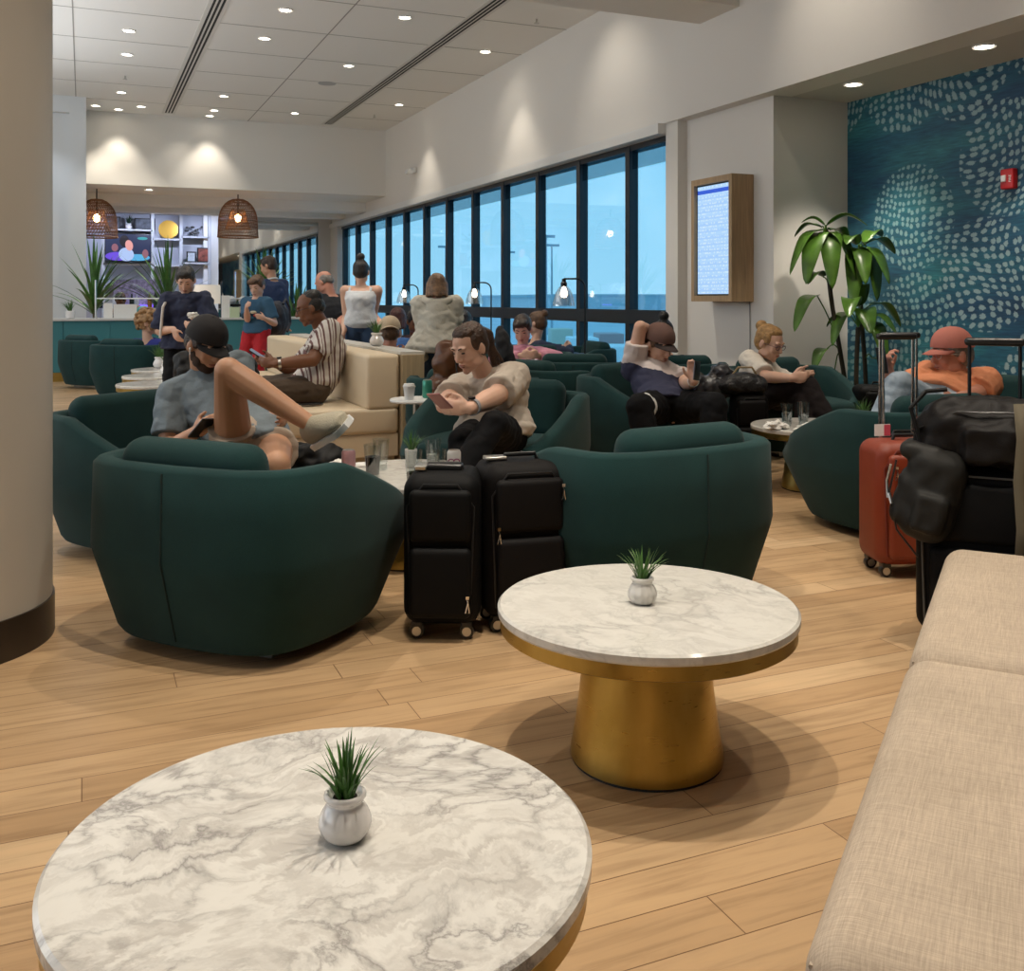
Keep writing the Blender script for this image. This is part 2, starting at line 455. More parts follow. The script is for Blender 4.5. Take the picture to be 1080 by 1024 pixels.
def remesh(o, voxel, smooth=3):
    TMP.collection.objects.link(o)
    r = o.modifiers.new('r', 'REMESH'); r.mode = 'VOXEL'; r.voxel_size = voxel; r.use_smooth_shade = True
    if smooth:
        s = o.modifiers.new('s', 'SMOOTH'); s.iterations = smooth; s.factor = .5
    with bpy.context.temp_override(scene=TMP, view_layer=TMP.view_layers[0]):
        dg = bpy.context.evaluated_depsgraph_get()
    me = bpy.data.meshes.new_from_object(o.evaluated_get(dg))
    me.name = o.name; me.shade_smooth()
    n = o.name; old = o.data
    bpy.data.objects.remove(o); bpy.data.meshes.remove(old)
    o2 = bpy.data.objects.new(n, me); col.objects.link(o2)
    me.materials.clear()
    return o2

def to_mesh(fo):
    TMP.collection.objects.link(fo)
    with bpy.context.temp_override(scene=TMP, view_layer=TMP.view_layers[0]):
        dg = bpy.context.evaluated_depsgraph_get()
    me = bpy.data.meshes.new_from_object(fo.evaluated_get(dg)); n = fo.name; cu = fo.data
    bpy.data.objects.remove(fo); bpy.data.curves.remove(cu)
    o = bpy.data.objects.new(n, me); col.objects.link(o); return o
def text(body, size, loc, rot, m, parent, name='lettering', ex=.001):
    fc = bpy.data.curves.new(name, 'FONT'); fc.body = body; fc.size = size; fc.extrude = ex; fc.align_x = 'CENTER'; fc.align_y = 'CENTER'
    fo = to_mesh(bpy.data.objects.new(name, fc)); fo.parent = parent; fo.location = loc; fo.rotation_euler = rot
    fo.data.materials.clear(); fo.data.materials.append(m); return fo
# ================================================================ ROOM
XW, ZC, YH, YB = 5.9, 4.84, 20.5, 25.5
ZS = 3.2            # underside of the high wall over windows and alcove
ZD = 3.45           # dining area ceiling
S(MB().bb(-7, 7.3, -5, 26, -.12, 0).build('floor', FLOOR, smooth=False))
S(MB().bb(-7, 6.2, -5, YH + .3, ZC, ZC + .1).build('ceiling', CEIL, smooth=False))
S(MB().bb(-7, 6.2, YH + .3, YB + .2, ZD, ZD + .1).build('ceiling_dining', CEIL, smooth=False))
S(MB().bb(-7, XW, YH, YH + .3, ZD, ZC).build('wall_header', WALL, smooth=False))
S(MB().bb(-7.2, -7, -5, YB + .2, 0, ZC).build('wall_left', WALL, smooth=False))
S(MB().bb(-7.2, 7.3, -5.2, -5, 0, ZC).build('wall_rear', mat('dark_rear_wall', (.12, .11, .10), .8), smooth=False))
S(MB().bb(-7, 6.1, YB, YB + .2, 0, ZD).build('wall_back', mat('pale_grey_paint', (.60, .62, .63), .7), smooth=False))
# high wall above windows and alcove
S(MB().bb(XW, XW + .35, -5, YB, ZS, ZC).build('wall_window_upper', WALL, smooth=False))
# alcove
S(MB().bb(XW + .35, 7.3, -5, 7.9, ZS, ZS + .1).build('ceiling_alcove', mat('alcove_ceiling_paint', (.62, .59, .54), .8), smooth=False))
S(MB().bb(6.95, 7.1, -5, 7.74, 0, ZS).build('wall_mural', MURAL, smooth=False))
S(MB().bb(6.05, 7.1, 7.74, 7.9, 0, ZS).build('wall_alcove_end', WALL, smooth=False))
S(MB().bb(6.05, 6.25, 7.9, 9.25, 0, ZS).build('wall_board', WALL, smooth=False))
S(MB().bb(5.93, 6.25, 9.22, 9.46, 0, ZS).build('trim_1', WALL, smooth=False))
S(MB().bb(6.03, 6.05, 7.74, 9.22, 0, .12).build('baseboard_board', WHITEP, smooth=False))
S(MB().bb(6.93, 6.95, -5, 7.74, 0, .12).build('baseboard_mural', WHITEP, smooth=False))
# beam across
S(MB().bb(-7, XW, 8.07, 8.75, 4.12, ZC).build('ceiling_beam', WALL, smooth=False))
# dining soffit steps
S(MB().bb(-7, XW, 22.1, 22.7, 3.24, ZD).build('ceiling_beam.001', CEIL, smooth=False))
S(MB().bb(-7, XW, 24.0, 24.5, 3.24, ZD).build('ceiling_beam.002', CEIL, smooth=False))
# ceiling joints
gm = MB()
for X in (-1.63, -.12, 3.04): gm.bb(X - .008, X + .008, -5, YH, ZC - .003, ZC + .01)
y = 13.35 - 1.48 * 12
while y < YH - .2:
    for x0, x1 in ((-7, 1.38), (1.63, 4.46), (4.71, XW)): gm.bb(x0, x1, y - .008, y + .008, ZC - .003, ZC + .01)
    y += 1.48
S(gm.build('trim_2', mat('joint_grey', (.33, .32, .30), .8), smooth=False))
for i, X in enumerate((1.505, 4.585)):
    g = MB(); g.bb(X - .12, X + .12, -5, YH - .25, ZC - .006, ZC + .01)
    d = S(g.build('trim_%d' % (3 + i * 2), mat('slot_frame_white', (.66, .65, .62), .6), smooth=False))
    g = MB()
    for dx in (-.055, 0, .055): g.bb(X + dx - .014, X + dx + .014, -5, YH - .35, ZC - .009, ZC - .004)
    S(g.build('trim_%d' % (4 + i * 2), GAP, smooth=False))

# ---- windows: one frame structure each bay
MY = [9.09 + 1.29 * k for k in range(1, 13)]
fr = MB()
for y in MY: fr.bb(XW + .07, XW + .19, y - .05, y + .05, 0, 3.07)
fr.bb(XW + .06, XW + .20, 9.46, YB, .965, 1.13)
fr.bb(XW + .04, XW + .26, 9.46, YB, 0, .10)
fr.bb(XW + .08, XW + .26, 9.46, YB, 3.02, 3.2)
S(fr.build('window_1', DKMET, smooth=False))
S(MB().bb(XW + .135, XW + .145, 9.46, YB, .05, 3.05).build('window_2', WINGL, smooth=False))
S(MB().bb(XW - .07, XW + .08, 9.46, YB, 3.085, 3.20).build('trim_7', WHITEP, smooth=False))
blind = window_glass('sheer_blind', (.62, .66, .68), .0)
bl = MB(); ys = [9.46] + MY + [YB]
for a, b in zip(ys, ys[1:]):
    if b - a > .3: bl.bb(XW + .10, XW + .104, a + .07, b - .07, 2.80, 3.06)
S(bl.build('window_3', blind, smooth=False))
S(MB().bb(XW - .03, XW + .3, YB - .75, YB, 0, 3.2).build('wall_pier', WALL, smooth=False))
# outer jamb behind pillar
# left pilaster with niche
px0 = onY(40, 100, 19.2)[0]; px1 = onY(91, 100, 19.2)[0]
p = MB(); p.bb(px0 - 4, px1 - .001, 19.35, YH, 0, ZC)
p.bb(px1 - .28, px1, 19.2, 19.349, 0, ZC); p.bb(px0 - 4, px1 - .281, 19.2, 19.349, 4.55, ZC)
S(p.build('wall_pilaster', mat('cool_white_paint', (.68, .70, .71), .6), smooth=False))

# ---- round pillar
cx, cy = CW(-2.13, 3.615)
pm = MB().lathe([(.42, .145), (.42, ZC)], (cx, cy, 0), 64)
S(pm.build('pillar', mat('grey_beige_pillar', (.50, .46, .40), .45)))
S(MB().lathe([(.428, 0), (.428, .145)], (cx, cy, 0), 64).build('baseboard_pillar', mat('dark_bronze_base', (.045, .032, .022), .35, .3)))

# ---- mirror wall
mx0 = onY(229, 300, YB)[0]; mx1 = onY(335, 300, YB)[0]
S(MB().bb(mx0, mx1, YB - .03, YB, .3, 3.22).build('wall_mirror', MIRROR, smooth=False))
S(MB().bb(mx0 - .35, mx0, YB - .25, YB, 0, ZD).build('trim_8', WHITEP, smooth=False))

# ---- ceiling lights
def make_down():
    t = thing('ceiling_light', '', 'ceiling light', (0, 0, 0))
    MB().lathe([(.085, -.012), (.088, -.004), (.088, 0), (.065, 0), (.065, -.012)], (0, 0, 0), 24, close=False).build('trim_ring', WHITEP, t)
    MB().lathe([(0, -.004), (.066, -.004), (.066, -.001), (0, -.001)], (0, 0, 0), 24).build('lens', LIGHTON, t)
    return t
down0 = make_down(); used_d = [False]
def lamp_spot(loc, power, size=95, blend=.7, r=.05, colr=(1, .90, .76), tgt=None):
    l = bpy.data.lights.new('spot', 'SPOT'); l.energy = power; l.spot_size = R(size); l.spot_blend = blend
    l.shadow_soft_size = r; l.color = colr
    o = bpy.data.objects.new('spot', l); col.objects.link(o); o.location = loc
    if tgt is not None:
        o.rotation_euler = (Vector(tgt) - Vector(loc)).to_track_quat('-Z', 'Y').to_euler()
    return o
def down(x, y, z, label, group, power=60, **kw):
    loc = (x, y, z - .002)
    if not used_d[0]:
        used_d[0] = True; t = down0; t.location = loc; t['label'] = label; t['group'] = group
    else: t = dup(down0, loc, 0, label, group)
    if power: lamp_spot((x, y, z - .03), power, **kw)
    return t
DL = [(136, 32, 'leftmost in the front row'), (134, 57, 'just behind the leftmost front one'), (301, 10, 'at the top edge left of middle'), (279, 40, 'second back in the middle bay'),
      (427, 18, 'right of middle at the top edge'), (368, 69, 'in front of the round speaker grille'), (128, 97, 'above the left end of header'), (101, 111, 'closest to the left pilaster'),
      (149, 112, 'third back in the left bay'), (124, 121, 'hard against the header at left'), (236, 101, 'right of the first slot grille, front'), (226, 116, 'right of the first slot grille, middle'),
      (219, 125, 'right of the first slot grille, against the header'), (311, 119, 'alone beside the middle joint'), (421, 110, 'near the far right corner'), (512, 54, 'near the window wall')]
for u, v, w in DL:
    x, y, z = onZ(u, v, ZC)
    y = min(y, YH - .35)
    down(x, y, ZC, 'round recessed ceiling light, ' + w, 'recessed ceiling lights', 88 if v > 95 else 75, size=80)
for u, v, w in ((900, 88, 'above the big plant'), (1038, 48, 'above the red fire alarm')):
    x, y, z = onZ(u, v, ZS)
    down(x, y, ZS, 'round recessed light in alcove ceiling ' + w, 'alcove ceiling lights', 95, size=75)
# lamps of the same ceiling over the seats near the viewpoint (outside the frame)
for x, y, pw in ((-1.1, 6.2, 190), (1.3, 5.6, 210), (3.6, 5.9, 210), (.80, 2.52, 330), (2.08, 2.02, 300), (-1.3, 3.2, 60), (3.9, 2.9, 150), (.1, .9, 170), (2.6, .9, 110),
                 (-.8, 9.6, 170), (2.3, 9.9, 220), (4.2, 9.3, 200), (-3.2, 8.0, 120), (5.0, 4.0, 150)):
    down(x, y, ZC, 'round recessed ceiling light over the near seats, out of frame', 'recessed lights over the near seats', pw, size=85, r=.035)
x, y, z = onZ(345, 88, ZC)
t = thing('ceiling_speaker', 'flat round grey speaker grille set in the white ceiling', 'ceiling speaker', (x, y, ZC))
MB().lathe([(0, -.008), (.14, -.008), (.15, 0), (0, 0)], (0, 0, 0), 32).build('grille', mat('grille_grey', (.40, .41, .42), .6), t)
for u, v, w in ((132, 80, 'left'), (395, 121, 'right'), (566, 20, 'above the window wall')):
    x, y, z = onZ(u, v, ZC)
    t = thing('fire_sprinkler', 'tiny white sprinkler head hanging from the ceiling, ' + w, 'sprinkler', (x, min(y, 20), ZC), 0, 'ceiling sprinklers')
    MB().tube([(0, 0, 0), (0, 0, -.05)], .012).lathe([(.035, -.06), (.035, -.052)], (0, 0, 0), 12).build('head', STEEL, t)
# wall wash on the upper wall
lamp_spot((4.75, 10.5, 4.8), 30, 85, blend=1, tgt=(5.9, 10.5, 3.6))
lamp_spot((4.75, 13.6, 4.8), 18, 85, blend=1, tgt=(5.9, 13.6, 3.6))
lamp_spot((4.8, 6.6, 4.8), 50, 75, blend=1, tgt=(5.9, 6.6, 3.7))
for X in (-.35, 1.75): lamp_spot((X, YH - .55, 4.8), 18, 70, blend=1, tgt=(X, YH - .1, 3.5))

# ---- emergency light on upper wall
x, y, z = onX(438, 180, XW)
t = thing('emergency_light', 'small twin-head emergency light high on the white wall', 'emergency light', (x, y, z))
rbox((-.05, 0, 0), (.09, .22, .10), .02).build('housing', WHITEP, t)
for dy in (-.08, .08):
    q = Euler((0, R(-60), R(20 if dy > 0 else -20))).to_matrix().to_4x4()
    MB().lathe([(.02, 0), (.055, .05), (.06, .09), (.0, .09)], (-.08, dy, -.06), 16, q).build('lamp_head', WHITEP, t)
# ---- fire alarm
x, y, z = onX(1067, 189, 6.95)
t = thing('fire_alarm', 'red fire alarm strobe mounted on the blue mural wall', 'fire alarm', (x, y, z))
rbox((-.03, 0, 0), (.06, .125, .165), .012).build('housing', mat('alarm_red', (.50, .012, .015), .35), t)
MB().box((-.064, .025, .005), (.02, .045, .055)).build('strobe_lens', mat('strobe_white', (.8, .8, .8), .15), t, bevel=.006)
text('FIRE', .032, (-.0625, -.035, 0), (R(90), R(-90), R(-90)), WHITEP, t, ex=.0005)

# ---- departures board
x, y1, z1 = onX(795, 184, 6.05); z0 = onX(795, 318, 6.05)[2]
y0 = y1; y1b = y0 + .70
t = thing('departure_board', 'tall wooden-cased departures screen mounted on the white wall', 'screen', (5.918, y0 + .35, z0))
h = z1 - z0
f = MB(); f.bb(-.13, .13, -.35, -.30, 0, h).bb(-.13, .13, .30, .35, 0, h).bb(-.13, .13, -.30, .30, 0, .06).bb(-.13, .13, -.30, .30, h - .06, h).bb(0, .13, -.30, .30, .06, h - .06)
f.build('casing', OAK, t, smooth=False)
MB().bb(-.09, 0, -.30, .30, .06, h - .06).build('bezel', BLACKP, t, smooth=False)
k = NT('departures_list', .3)
sx = k.n('ShaderNodeSeparateXYZ'); k.l(k.coords(), sx.inputs[0])
rows = k.math('GREATER_THAN', k.math('FRACT', k.math('MULTIPLY', sx.outputs[2], 30)), .5)
nz = k.n('ShaderNodeTexNoise', Scale=1.0, Detail=1.0); k.l(k.coords((1, 40, 30)), nz.inputs['Vector'])
txt = k.math('MULTIPLY', rows, k.math('GREATER_THAN', nz.outputs['Fac'], .52))
c = k.mix(k.math('MULTIPLY', k.math('GREATER_THAN', k.math('FRACT', k.math('MULTIPLY', sx.outputs[2], 15)), .5), .35), (.42, .66, .96), (.25, .50, .88))
c = k.mix(k.math('MULTIPLY', txt, .6), c, (.78, .90, 1))
bar = k.math('MULTIPLY', k.math('GREATER_THAN', sx.outputs[2], h - .155), k.math('LESS_THAN', sx.outputs[2], h - .115))
c = k.mix(bar, c, (.02, .10, .65))
k.l(c, k.b.inputs['Emission Color']); k.b.inputs['Emission Strength'].default_value = 1.0; k.b.inputs['Base Color'].default_value = (.02, .02, .02, 1)
MB().bb(-.093, -.09, -.275, .285, .075, h - .075).build('display', k.m, t, smooth=False)
MB().tube([(.12, -.3, 0), (.128, -.3, -1.0)], .006).build('cable', mat('cable_grey', (.3, .3, .3), .5), t)

# ================================================================ OUTSIDE
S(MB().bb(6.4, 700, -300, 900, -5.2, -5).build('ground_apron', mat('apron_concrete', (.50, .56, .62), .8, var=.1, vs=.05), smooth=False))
hz = mat('hazy_building', (.46, .56, .62), .8); hz2 = mat('hazy_building_light', (.60, .66, .70), .8)  # haze of distance is put into these building colours
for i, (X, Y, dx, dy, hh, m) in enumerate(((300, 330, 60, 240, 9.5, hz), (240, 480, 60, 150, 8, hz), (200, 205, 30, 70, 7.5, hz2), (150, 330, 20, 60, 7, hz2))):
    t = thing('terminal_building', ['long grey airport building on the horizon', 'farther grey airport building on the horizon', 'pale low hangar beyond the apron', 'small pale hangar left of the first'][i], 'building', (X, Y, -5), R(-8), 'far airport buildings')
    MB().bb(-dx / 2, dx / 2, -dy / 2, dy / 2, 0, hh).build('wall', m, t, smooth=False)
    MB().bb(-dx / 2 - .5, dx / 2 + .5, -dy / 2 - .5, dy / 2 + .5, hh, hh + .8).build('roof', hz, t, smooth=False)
for i, (u, D) in enumerate(((576, 150), (582, 175), (536, 200), (470, 180))):
    x, y = UD(u, D)
    t = thing('light_mast', 'thin floodlight mast standing on the apron, ' + ['right of the nearest lamp shade', 'paler of the close pair', 'in the middle window', 'farthest left'][i], 'light mast', (x, y, -5), 0, 'apron masts')
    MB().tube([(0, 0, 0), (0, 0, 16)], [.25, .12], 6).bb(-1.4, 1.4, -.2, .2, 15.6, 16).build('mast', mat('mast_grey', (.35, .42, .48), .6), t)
def truck(u, D, c1, c2, lab, L=7.):
    x, y = UD(u, D)
    t = thing('service_truck', lab, 'truck', (x, y, -5), R(70), 'trucks on the apron')
    rbox((-1.0, 0, 1.9), (L * .62, 2.3, 2.4), .1).build('cargo_box', c1, t)
    rbox((L * .34, 0, 1.4), (1.9, 2.2, 1.9), .3).build('cab', c2, t)
    rbox((L * .34 + .6, 0, 1.75), (.8, 2.0, .7), .1).build('windshield', DKMET, t)
    for sx_ in (-2.2, 2.4):
        for sy in (-1, 1): MB().lathe([(.0, -.15), (.48, -.15), (.5, 0), (.48, .15), (0, .15)], (sx_, sy * 1.0, .5), 16, Euler((R(90), 0, 0)).to_matrix().to_4x4()).build('wheel', BLACKP, t)
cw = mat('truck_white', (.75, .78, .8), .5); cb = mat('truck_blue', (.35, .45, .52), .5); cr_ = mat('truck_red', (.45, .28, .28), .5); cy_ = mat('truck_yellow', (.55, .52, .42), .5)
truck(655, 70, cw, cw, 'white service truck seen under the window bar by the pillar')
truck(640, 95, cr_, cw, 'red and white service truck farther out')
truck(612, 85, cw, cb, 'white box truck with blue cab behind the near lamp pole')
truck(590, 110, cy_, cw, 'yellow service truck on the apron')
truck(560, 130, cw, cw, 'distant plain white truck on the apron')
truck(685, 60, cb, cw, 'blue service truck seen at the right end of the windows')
# sky
w = bpy.data.worlds.new('sky'); bpy.context.scene.world = w; w.use_nodes = True
nt = w.node_tree; bg = nt.nodes['Background']
tc = nt.nodes.new('ShaderNodeTexCoord'); sp = nt.nodes.new('ShaderNodeSeparateXYZ'); rp = nt.nodes.new('ShaderNodeValToRGB')
nt.links.new(tc.outputs['Generated'], sp.inputs[0]); nt.links.new(sp.outputs[2], rp.inputs[0]); nt.links.new(rp.outputs[0], bg.inputs[0])
e = rp.color_ramp.elements; e[0].position = 0; e[0].color = (.50, .74, .88, 1); e[1].position = .3; e[1].color = (.30, .66, .90, 1)
bg.inputs[1].default_value = 1.38

# added fill lamps: one from the unseen left, one upwards at the ceiling
def area(loc, sx, sy, rot, power, c):
    l = bpy.data.lights.new('fill_light', 'AREA'); l.shape = 'RECTANGLE'; l.size = sx; l.size_y = sy; l.energy = power; l.color = c
    o = bpy.data.objects.new('fill_light', l); col.objects.link(o); o.location = loc; o.rotation_euler = rot
area((-6.8, 8, 3.0), 3.0, 16, (0, R(-100), 0), 330, (.80, .90, 1))
area((-2.5, 12, 3.0), 5, 9, (R(180), 0, 0), 190, (.90, .95, 1))
# ================================================================ ARMCHAIRS
SEAM = mat('dark_seam', (.006, .022, .022), .9)
PLINTH = mat('chair_plinth_metal', (.42, .40, .37), .3, .9)
def chair_outline(n=6):
    k = [(.35, .50), (.47, .34), (.515, .06), (.50, -.20), (.44, -.38), (.30, -.46), (.12, -.485)]
    right = catmull([(a, b, 0) for a, b in k], n)
    left = [Vector((-p.x, p.y, 0)) for p in right[::-1]]
    return right + [Vector((0, -.49, 0))] + left
def make_chair():
    t = thing('armchair', '', 'armchair')
    out = chair_outline()
    mb = MB(); loops = []
    N = len(out)
    for i, p in enumerate(out):
        tn = (out[min(i + 1, N - 1)] - out[max(i - 1, 0)]).normalized()
        nrm = Vector((tn.y, -tn.x, 0))
        if nrm.dot(p) < 0: nrm = -nrm
        f = max(0, min(1, (p.y + .35) / .85))            # 0 at the back .. 1 at the front tip
        zt = .680 - .25 * max(0, (f - .26) / .74) ** 1.05
        q = Vector((p.x * .80, p.y * (.80 if p.y < 0 else .72) - .01, 0))
        m = Vector((p.x * 1.0, p.y * (1.0 if p.y < .4 else 1.06), 0))
        tp = Vector((p.x * .985, p.y * (.985 if p.y < .3 else .86 + .0), 0)) 
        if p.y > .3: tp.y = p.y * (.985 - .13 * (p.y - .3) / .2)
        th = .085
        i1 = tp - nrm * th; i2 = m - nrm * (th + .035); i3 = q - nrm * .05
        prof = [q + Vector((0, 0, .05)), q * 1.04 + Vector((0, 0, .075)), m * .985 + Vector((0, 0, .33)), m + Vector((0, 0, .37)), (m * .5 + tp * .5) + Vector((0, 0, (.37 + zt) / 2)),
                tp + Vector((0, 0, zt - .018)), tp - nrm * .018 + Vector((0, 0, zt)), i1 + nrm * .02 + Vector((0, 0, zt)), i1 + Vector((0, 0, zt - .02)), i2 + Vector((0, 0, .36)), i3 + Vector((0, 0, .12))]
        loops.append(prof)
    mb.loft(loops)
    mb.build('shell', TEAL, t, angle=50)
    # lower body and seat
    low = MB(); rings = []
    for z, s, fy in ((.052, .70, .66), (.09, .73, .69), (.27, .86, .84), (.30, .86, .84)):
        rings.append([Vector((p.x * s, p.y * fy + (.0 if p.y < 0 else 0), z)) for p in out])
    low.loft(rings).build('seat_base', TEAL, t, angle=50)
    rings = []
    for z, s in ((.295, .80), (.31, .83), (.40, .84), (.425, .82), (.435, .74)):
        rings.append([Vector((p.x * s, (p.y + .02) * s * (1.05 if p.y > 0 else .98), z)) for p in out])
    low = MB().loft(rings); low.build('seat_cushion', TEAL, t, angle=60)
    rbox((0, 0, 0), (.60, .15, .36), .065, 5, .02).build('back_cushion', TEAL, t, loc=(0, -.305, .57), rot=(R(12), 0, 0))
    sm = MB(); j = min((i for i in range(N) if out[i].y < 0), key=lambda i: abs(out[i].x - .03))
    sm.tube([q * 1.0 + Vector((0, -.0015, 0)) for q in catmull(loops[j][1:6], 3)], .0035, 6)
    sm.build('seam', SEAM, t)
    bs = MB().bb(-.27, .27, -.24, .27, 0, .012)
    for k in range(5): bs.bb(-.27, .27, -.24 + k * .12, -.225 + k * .12, .01, .06)
    bs.bb(-.27, -.255, -.24, .27, .01, .06).bb(.255, .27, -.24, .27, .01, .06)
    bs.build('plinth', PLINTH, t, smooth=False)
    return t
ch0 = make_chair(); ch_used = [False]
def chair(lat, D, fl, fd, label, group='teal lounge armchairs', rz=None):
    x, y = CW(lat, D); r = face(fl, fd) if rz is None else rz
    if not ch_used[0]:
        ch_used[0] = True; ch0.location = (x, y, 0); ch0.rotation_euler = (0, 0, r); ch0['label'] = label; ch0['group'] = group; return ch0
    return dup(ch0, (x, y, 0), r, label, group)
chair(-.98, 3.80, .42, .91, 'dark teal armchair seen from behind, left of the black luggage')
chair(.50, 4.20, -.50, .86, 'dark teal armchair seen from behind, right of the black luggage').scale = (-1, 1, 1)
chair(-1.80, 5.15, .86, -.50, 'teal armchair beside the pillar, holding the person in black cap and shorts')
chair(-.08, 5.95, -.40, -.92, 'teal armchair holding the person in beige tee with phone')
chair(1.06, 7.5, .62, -.78, 'teal armchair holding the person in brown cap with arm raised')
chair(2.30, 8.25, .30, -.95, 'teal armchair by the white wall, holding the person in glasses')
chair(2.12, 5.50, -.36, .93, 'dark teal armchair seen from behind, left of the orange-red suitcase')
chair(2.95, 6.45, -.9, -.40, 'teal armchair under the mural, holding the person in orange tee')
chair(.35, 8.45, .7, .7, 'teal armchair with dark hollow inside, behind the person in beige tee')
chair(1.45, 9.2, -.1, 1, 'teal armchair seen from behind, holding the dark-haired person in black with bun')
chair(.62, 9.45, 0.15, 1, 'teal armchair seen from behind below the nearest glass lamp')
chair(.14, 10.6, -.2, -1, 'bluish teal armchair by the windows, holding the person in pink')
chair(.69, 11.75, -.9, -.3, 'bluish teal armchair hard by the windows, empty')
chair(-.26, 7.55, .2, .97, 'teal armchair with the brown leather jacket over its back')
chair(-1.0, 9.6, -.1, 1, 'teal armchair seen from behind, holding the person in beige cap')
chair(-4.85, 12.9, .25, 1, 'teal armchair before the bar, holding the curly blond person')
chair(-5.9, 14.3, .5, .9, 'teal armchair nearest the bar cabinets, left of the curly blond person')

# ================================================================ TABLES
def make_table(marble, Rt=.405):
    t = thing('coffee_table', '', 'coffee table')
    MB().lathe([(0, .392), (Rt, .392), (Rt + .003, .397), (Rt + .003, .414), (Rt - .004, .42), (0, .42)], (0, 0, 0), 96).build('table_top', marble, t, angle=30)
    MB().lathe([(0, .352), (Rt - .010, .352), (Rt - .004, .356), (Rt - .004, .391), (0, .391)], (0, 0, 0), 96).build('brass_rim', BRASS, t)
    pr = []
    for i in range(17):
        s = i / 16; z = .008 + s * .343
        r = .212 - .042 * s ** .8 - .004 * math.sin(s * PI)
        if s < .06: r -= .004
        pr.append((r, z))
    MB().lathe([(0, .008)] + pr + [(0, .352)], (0, 0, 0), 72).build('pedestal', BRASS, t, angle=50)
    MB().lathe([(0, 0), (.205, 0), (.205, .008), (0, .008)], (0, 0, 0), 48).build('foot_ring', GAP, t)
    return t
xy = UD(540 + math.tan(R(-10.56)) * 1050, 1.535)
t1 = make_table(MARB); t1.location = (*CW(-.286, 1.533), 0); t1.rotation_euler = (0, 0, .4)
tag(t1, 'round marble coffee table nearest the viewpoint, grey veined', 'coffee table')
t2 = make_table(MARB2); t2.location = (*CW(.3685, 2.729), 0); t2.rotation_euler = (0, 0, .1)
tag(t2, 'round pale marble table on a full brass drum, beside the black luggage', 'coffee table')
g1x, g1y = CW(-.5, 4.78); g2x, g2y = CW(2.0, 6.6)
dup(t2, (g1x, g1y, 0), 1.1, 'round marble table with glasses and cans, behind the black luggage')
dup(t2, (g2x, g2y, 0), 2.0, 'round marble table with water glasses, before the person in glasses')
for u, D, w in ((152, 11.95, 'farthest of three in a row left of the black bag'), (152, 10.95, 'middle of three in a row left of the black bag'), (155, 9.9, 'nearest of three in a row left of the black bag'), (262, 14.6, 'behind the black bag, with a little plant')):
    x, y = UD(u, D)
    if w.startswith('far') : x, y = UD(176, D)
    if w.startswith('mid') : x, y = UD(170, D)
    if w.startswith('near'): x, y = UD(168, D)
    dup(t2, (x, y, 0), D, 'small round marble table, ' + w, 'marble tables before the bar')

# ================================================================ POTTED PLANTS
def pot_plant(loc, label, pot=WHITEC, hp=.062, rp=.036, nl=42, L=.10, seed=1, style=0, ribs=0, leaf=LEAF, group='small table plants'):
    t = thing('potted_plant', label, 'plant', loc, 0, group)
    rr = random.Random(seed); s = rp / .036; H = hp
    if style == 0: prof = [(0, 0), (.020, 0), (.028, .004), (.0355, .018), (.036, .026), (.031, .040), (.0235, .049), (.0225, .052), (.028, .056), (.029, .061), (.026, .065), (.022, .064), (.021, .056), (0, .055)]
    elif style == 1: prof = [(0, 0), (.022, 0), (.025, .003), (.029, .055), (.031, .066), (.028, .067), (.027, .058), (0, .057)]
    else: prof = [(0, 0), (.028, 0), (.032, .004), (.034, .06), (.032, .064), (.029, .06), (0, .055)]
    mb = MB(); mb.lathe([(r * s, z * H / .062) for r, z in prof], (0, 0, 0), 40)
    if ribs:
        for v in mb.bm.verts:
            a = math.atan2(v.co.y, v.co.x); rad = math.hypot(v.co.x, v.co.y)
            if rad > .015 * s and v.co.z < H * .75: f = 1 + .045 * math.cos(a * ribs); v.co.x *= f; v.co.y *= f
    mb.build('pot', pot, t, subsurf=1 if ribs == 0 else 1)
    top = .056 * H / .062
    MB().lathe([(0, top), (.021 * s, top), (0, top + .003)], (0, 0, 0), 16, close=False).build('soil', SOIL, t)
    mb = MB()
    for i in range(nl):
        a = rr.uniform(0, 2 * PI); sp = (i / nl) ** .8 * 1.1 + rr.uniform(-.08, .08); l = L * rr.uniform(.75, 1.1)
        d0 = Vector((math.cos(a), math.sin(a), 0)); base = d0 * rr.uniform(.002, .014) * s + Vector((0, 0, top))
        pts = []
        for k in range(7):
            q = k / 6; ang = sp * (.35 + .75 * q) + (rr.uniform(0, .12) * q)
            if k == 0: p = base.copy()
            else: p = pts[-1] + (d0 * math.sin(ang) + Vector((0, 0, math.cos(ang)))) * l / 6
            pts.append(p)
        mb.blade(pts, lambda q: .0036 * s * max(0.04, (1 - q) ** .7 * (1 if q > .1 else .8)), cup=.5)
    mb.build('leaves', leaf, t)
    return t
x, y, z = onZ(364, 884, .42); pot_plant((x, y, .4202), 'spiky green plant in plain round white pot on the nearest table', seed=3, nl=46, L=.088, hp=.070, rp=.0415)
x, y, z = onZ(677.5, 636, .42); pot_plant((x, y, .4202), 'spiky green plant in ribbed white pot on the pale marble table', pot=mat('pearl_ceramic', (.70, .68, .64), .2, coat=.4), seed=9, nl=46, L=.090, hp=.070, rp=.0405, ribs=14)
def onT(cxy, dl, dd, z=.4202):
    x, y = CW(dl, dd); return (x, y, z)
pot_plant(onT(0, -.50, 4.93), 'green plant in tall white pot among the glasses', style=1, seed=4, L=.11, hp=.085, rp=.038, nl=34)
pot_plant(onT(0, 2.30, 6.52), 'green plant in white pot beside the can, before the person in glasses', seed=5, L=.12, hp=.075, rp=.04)
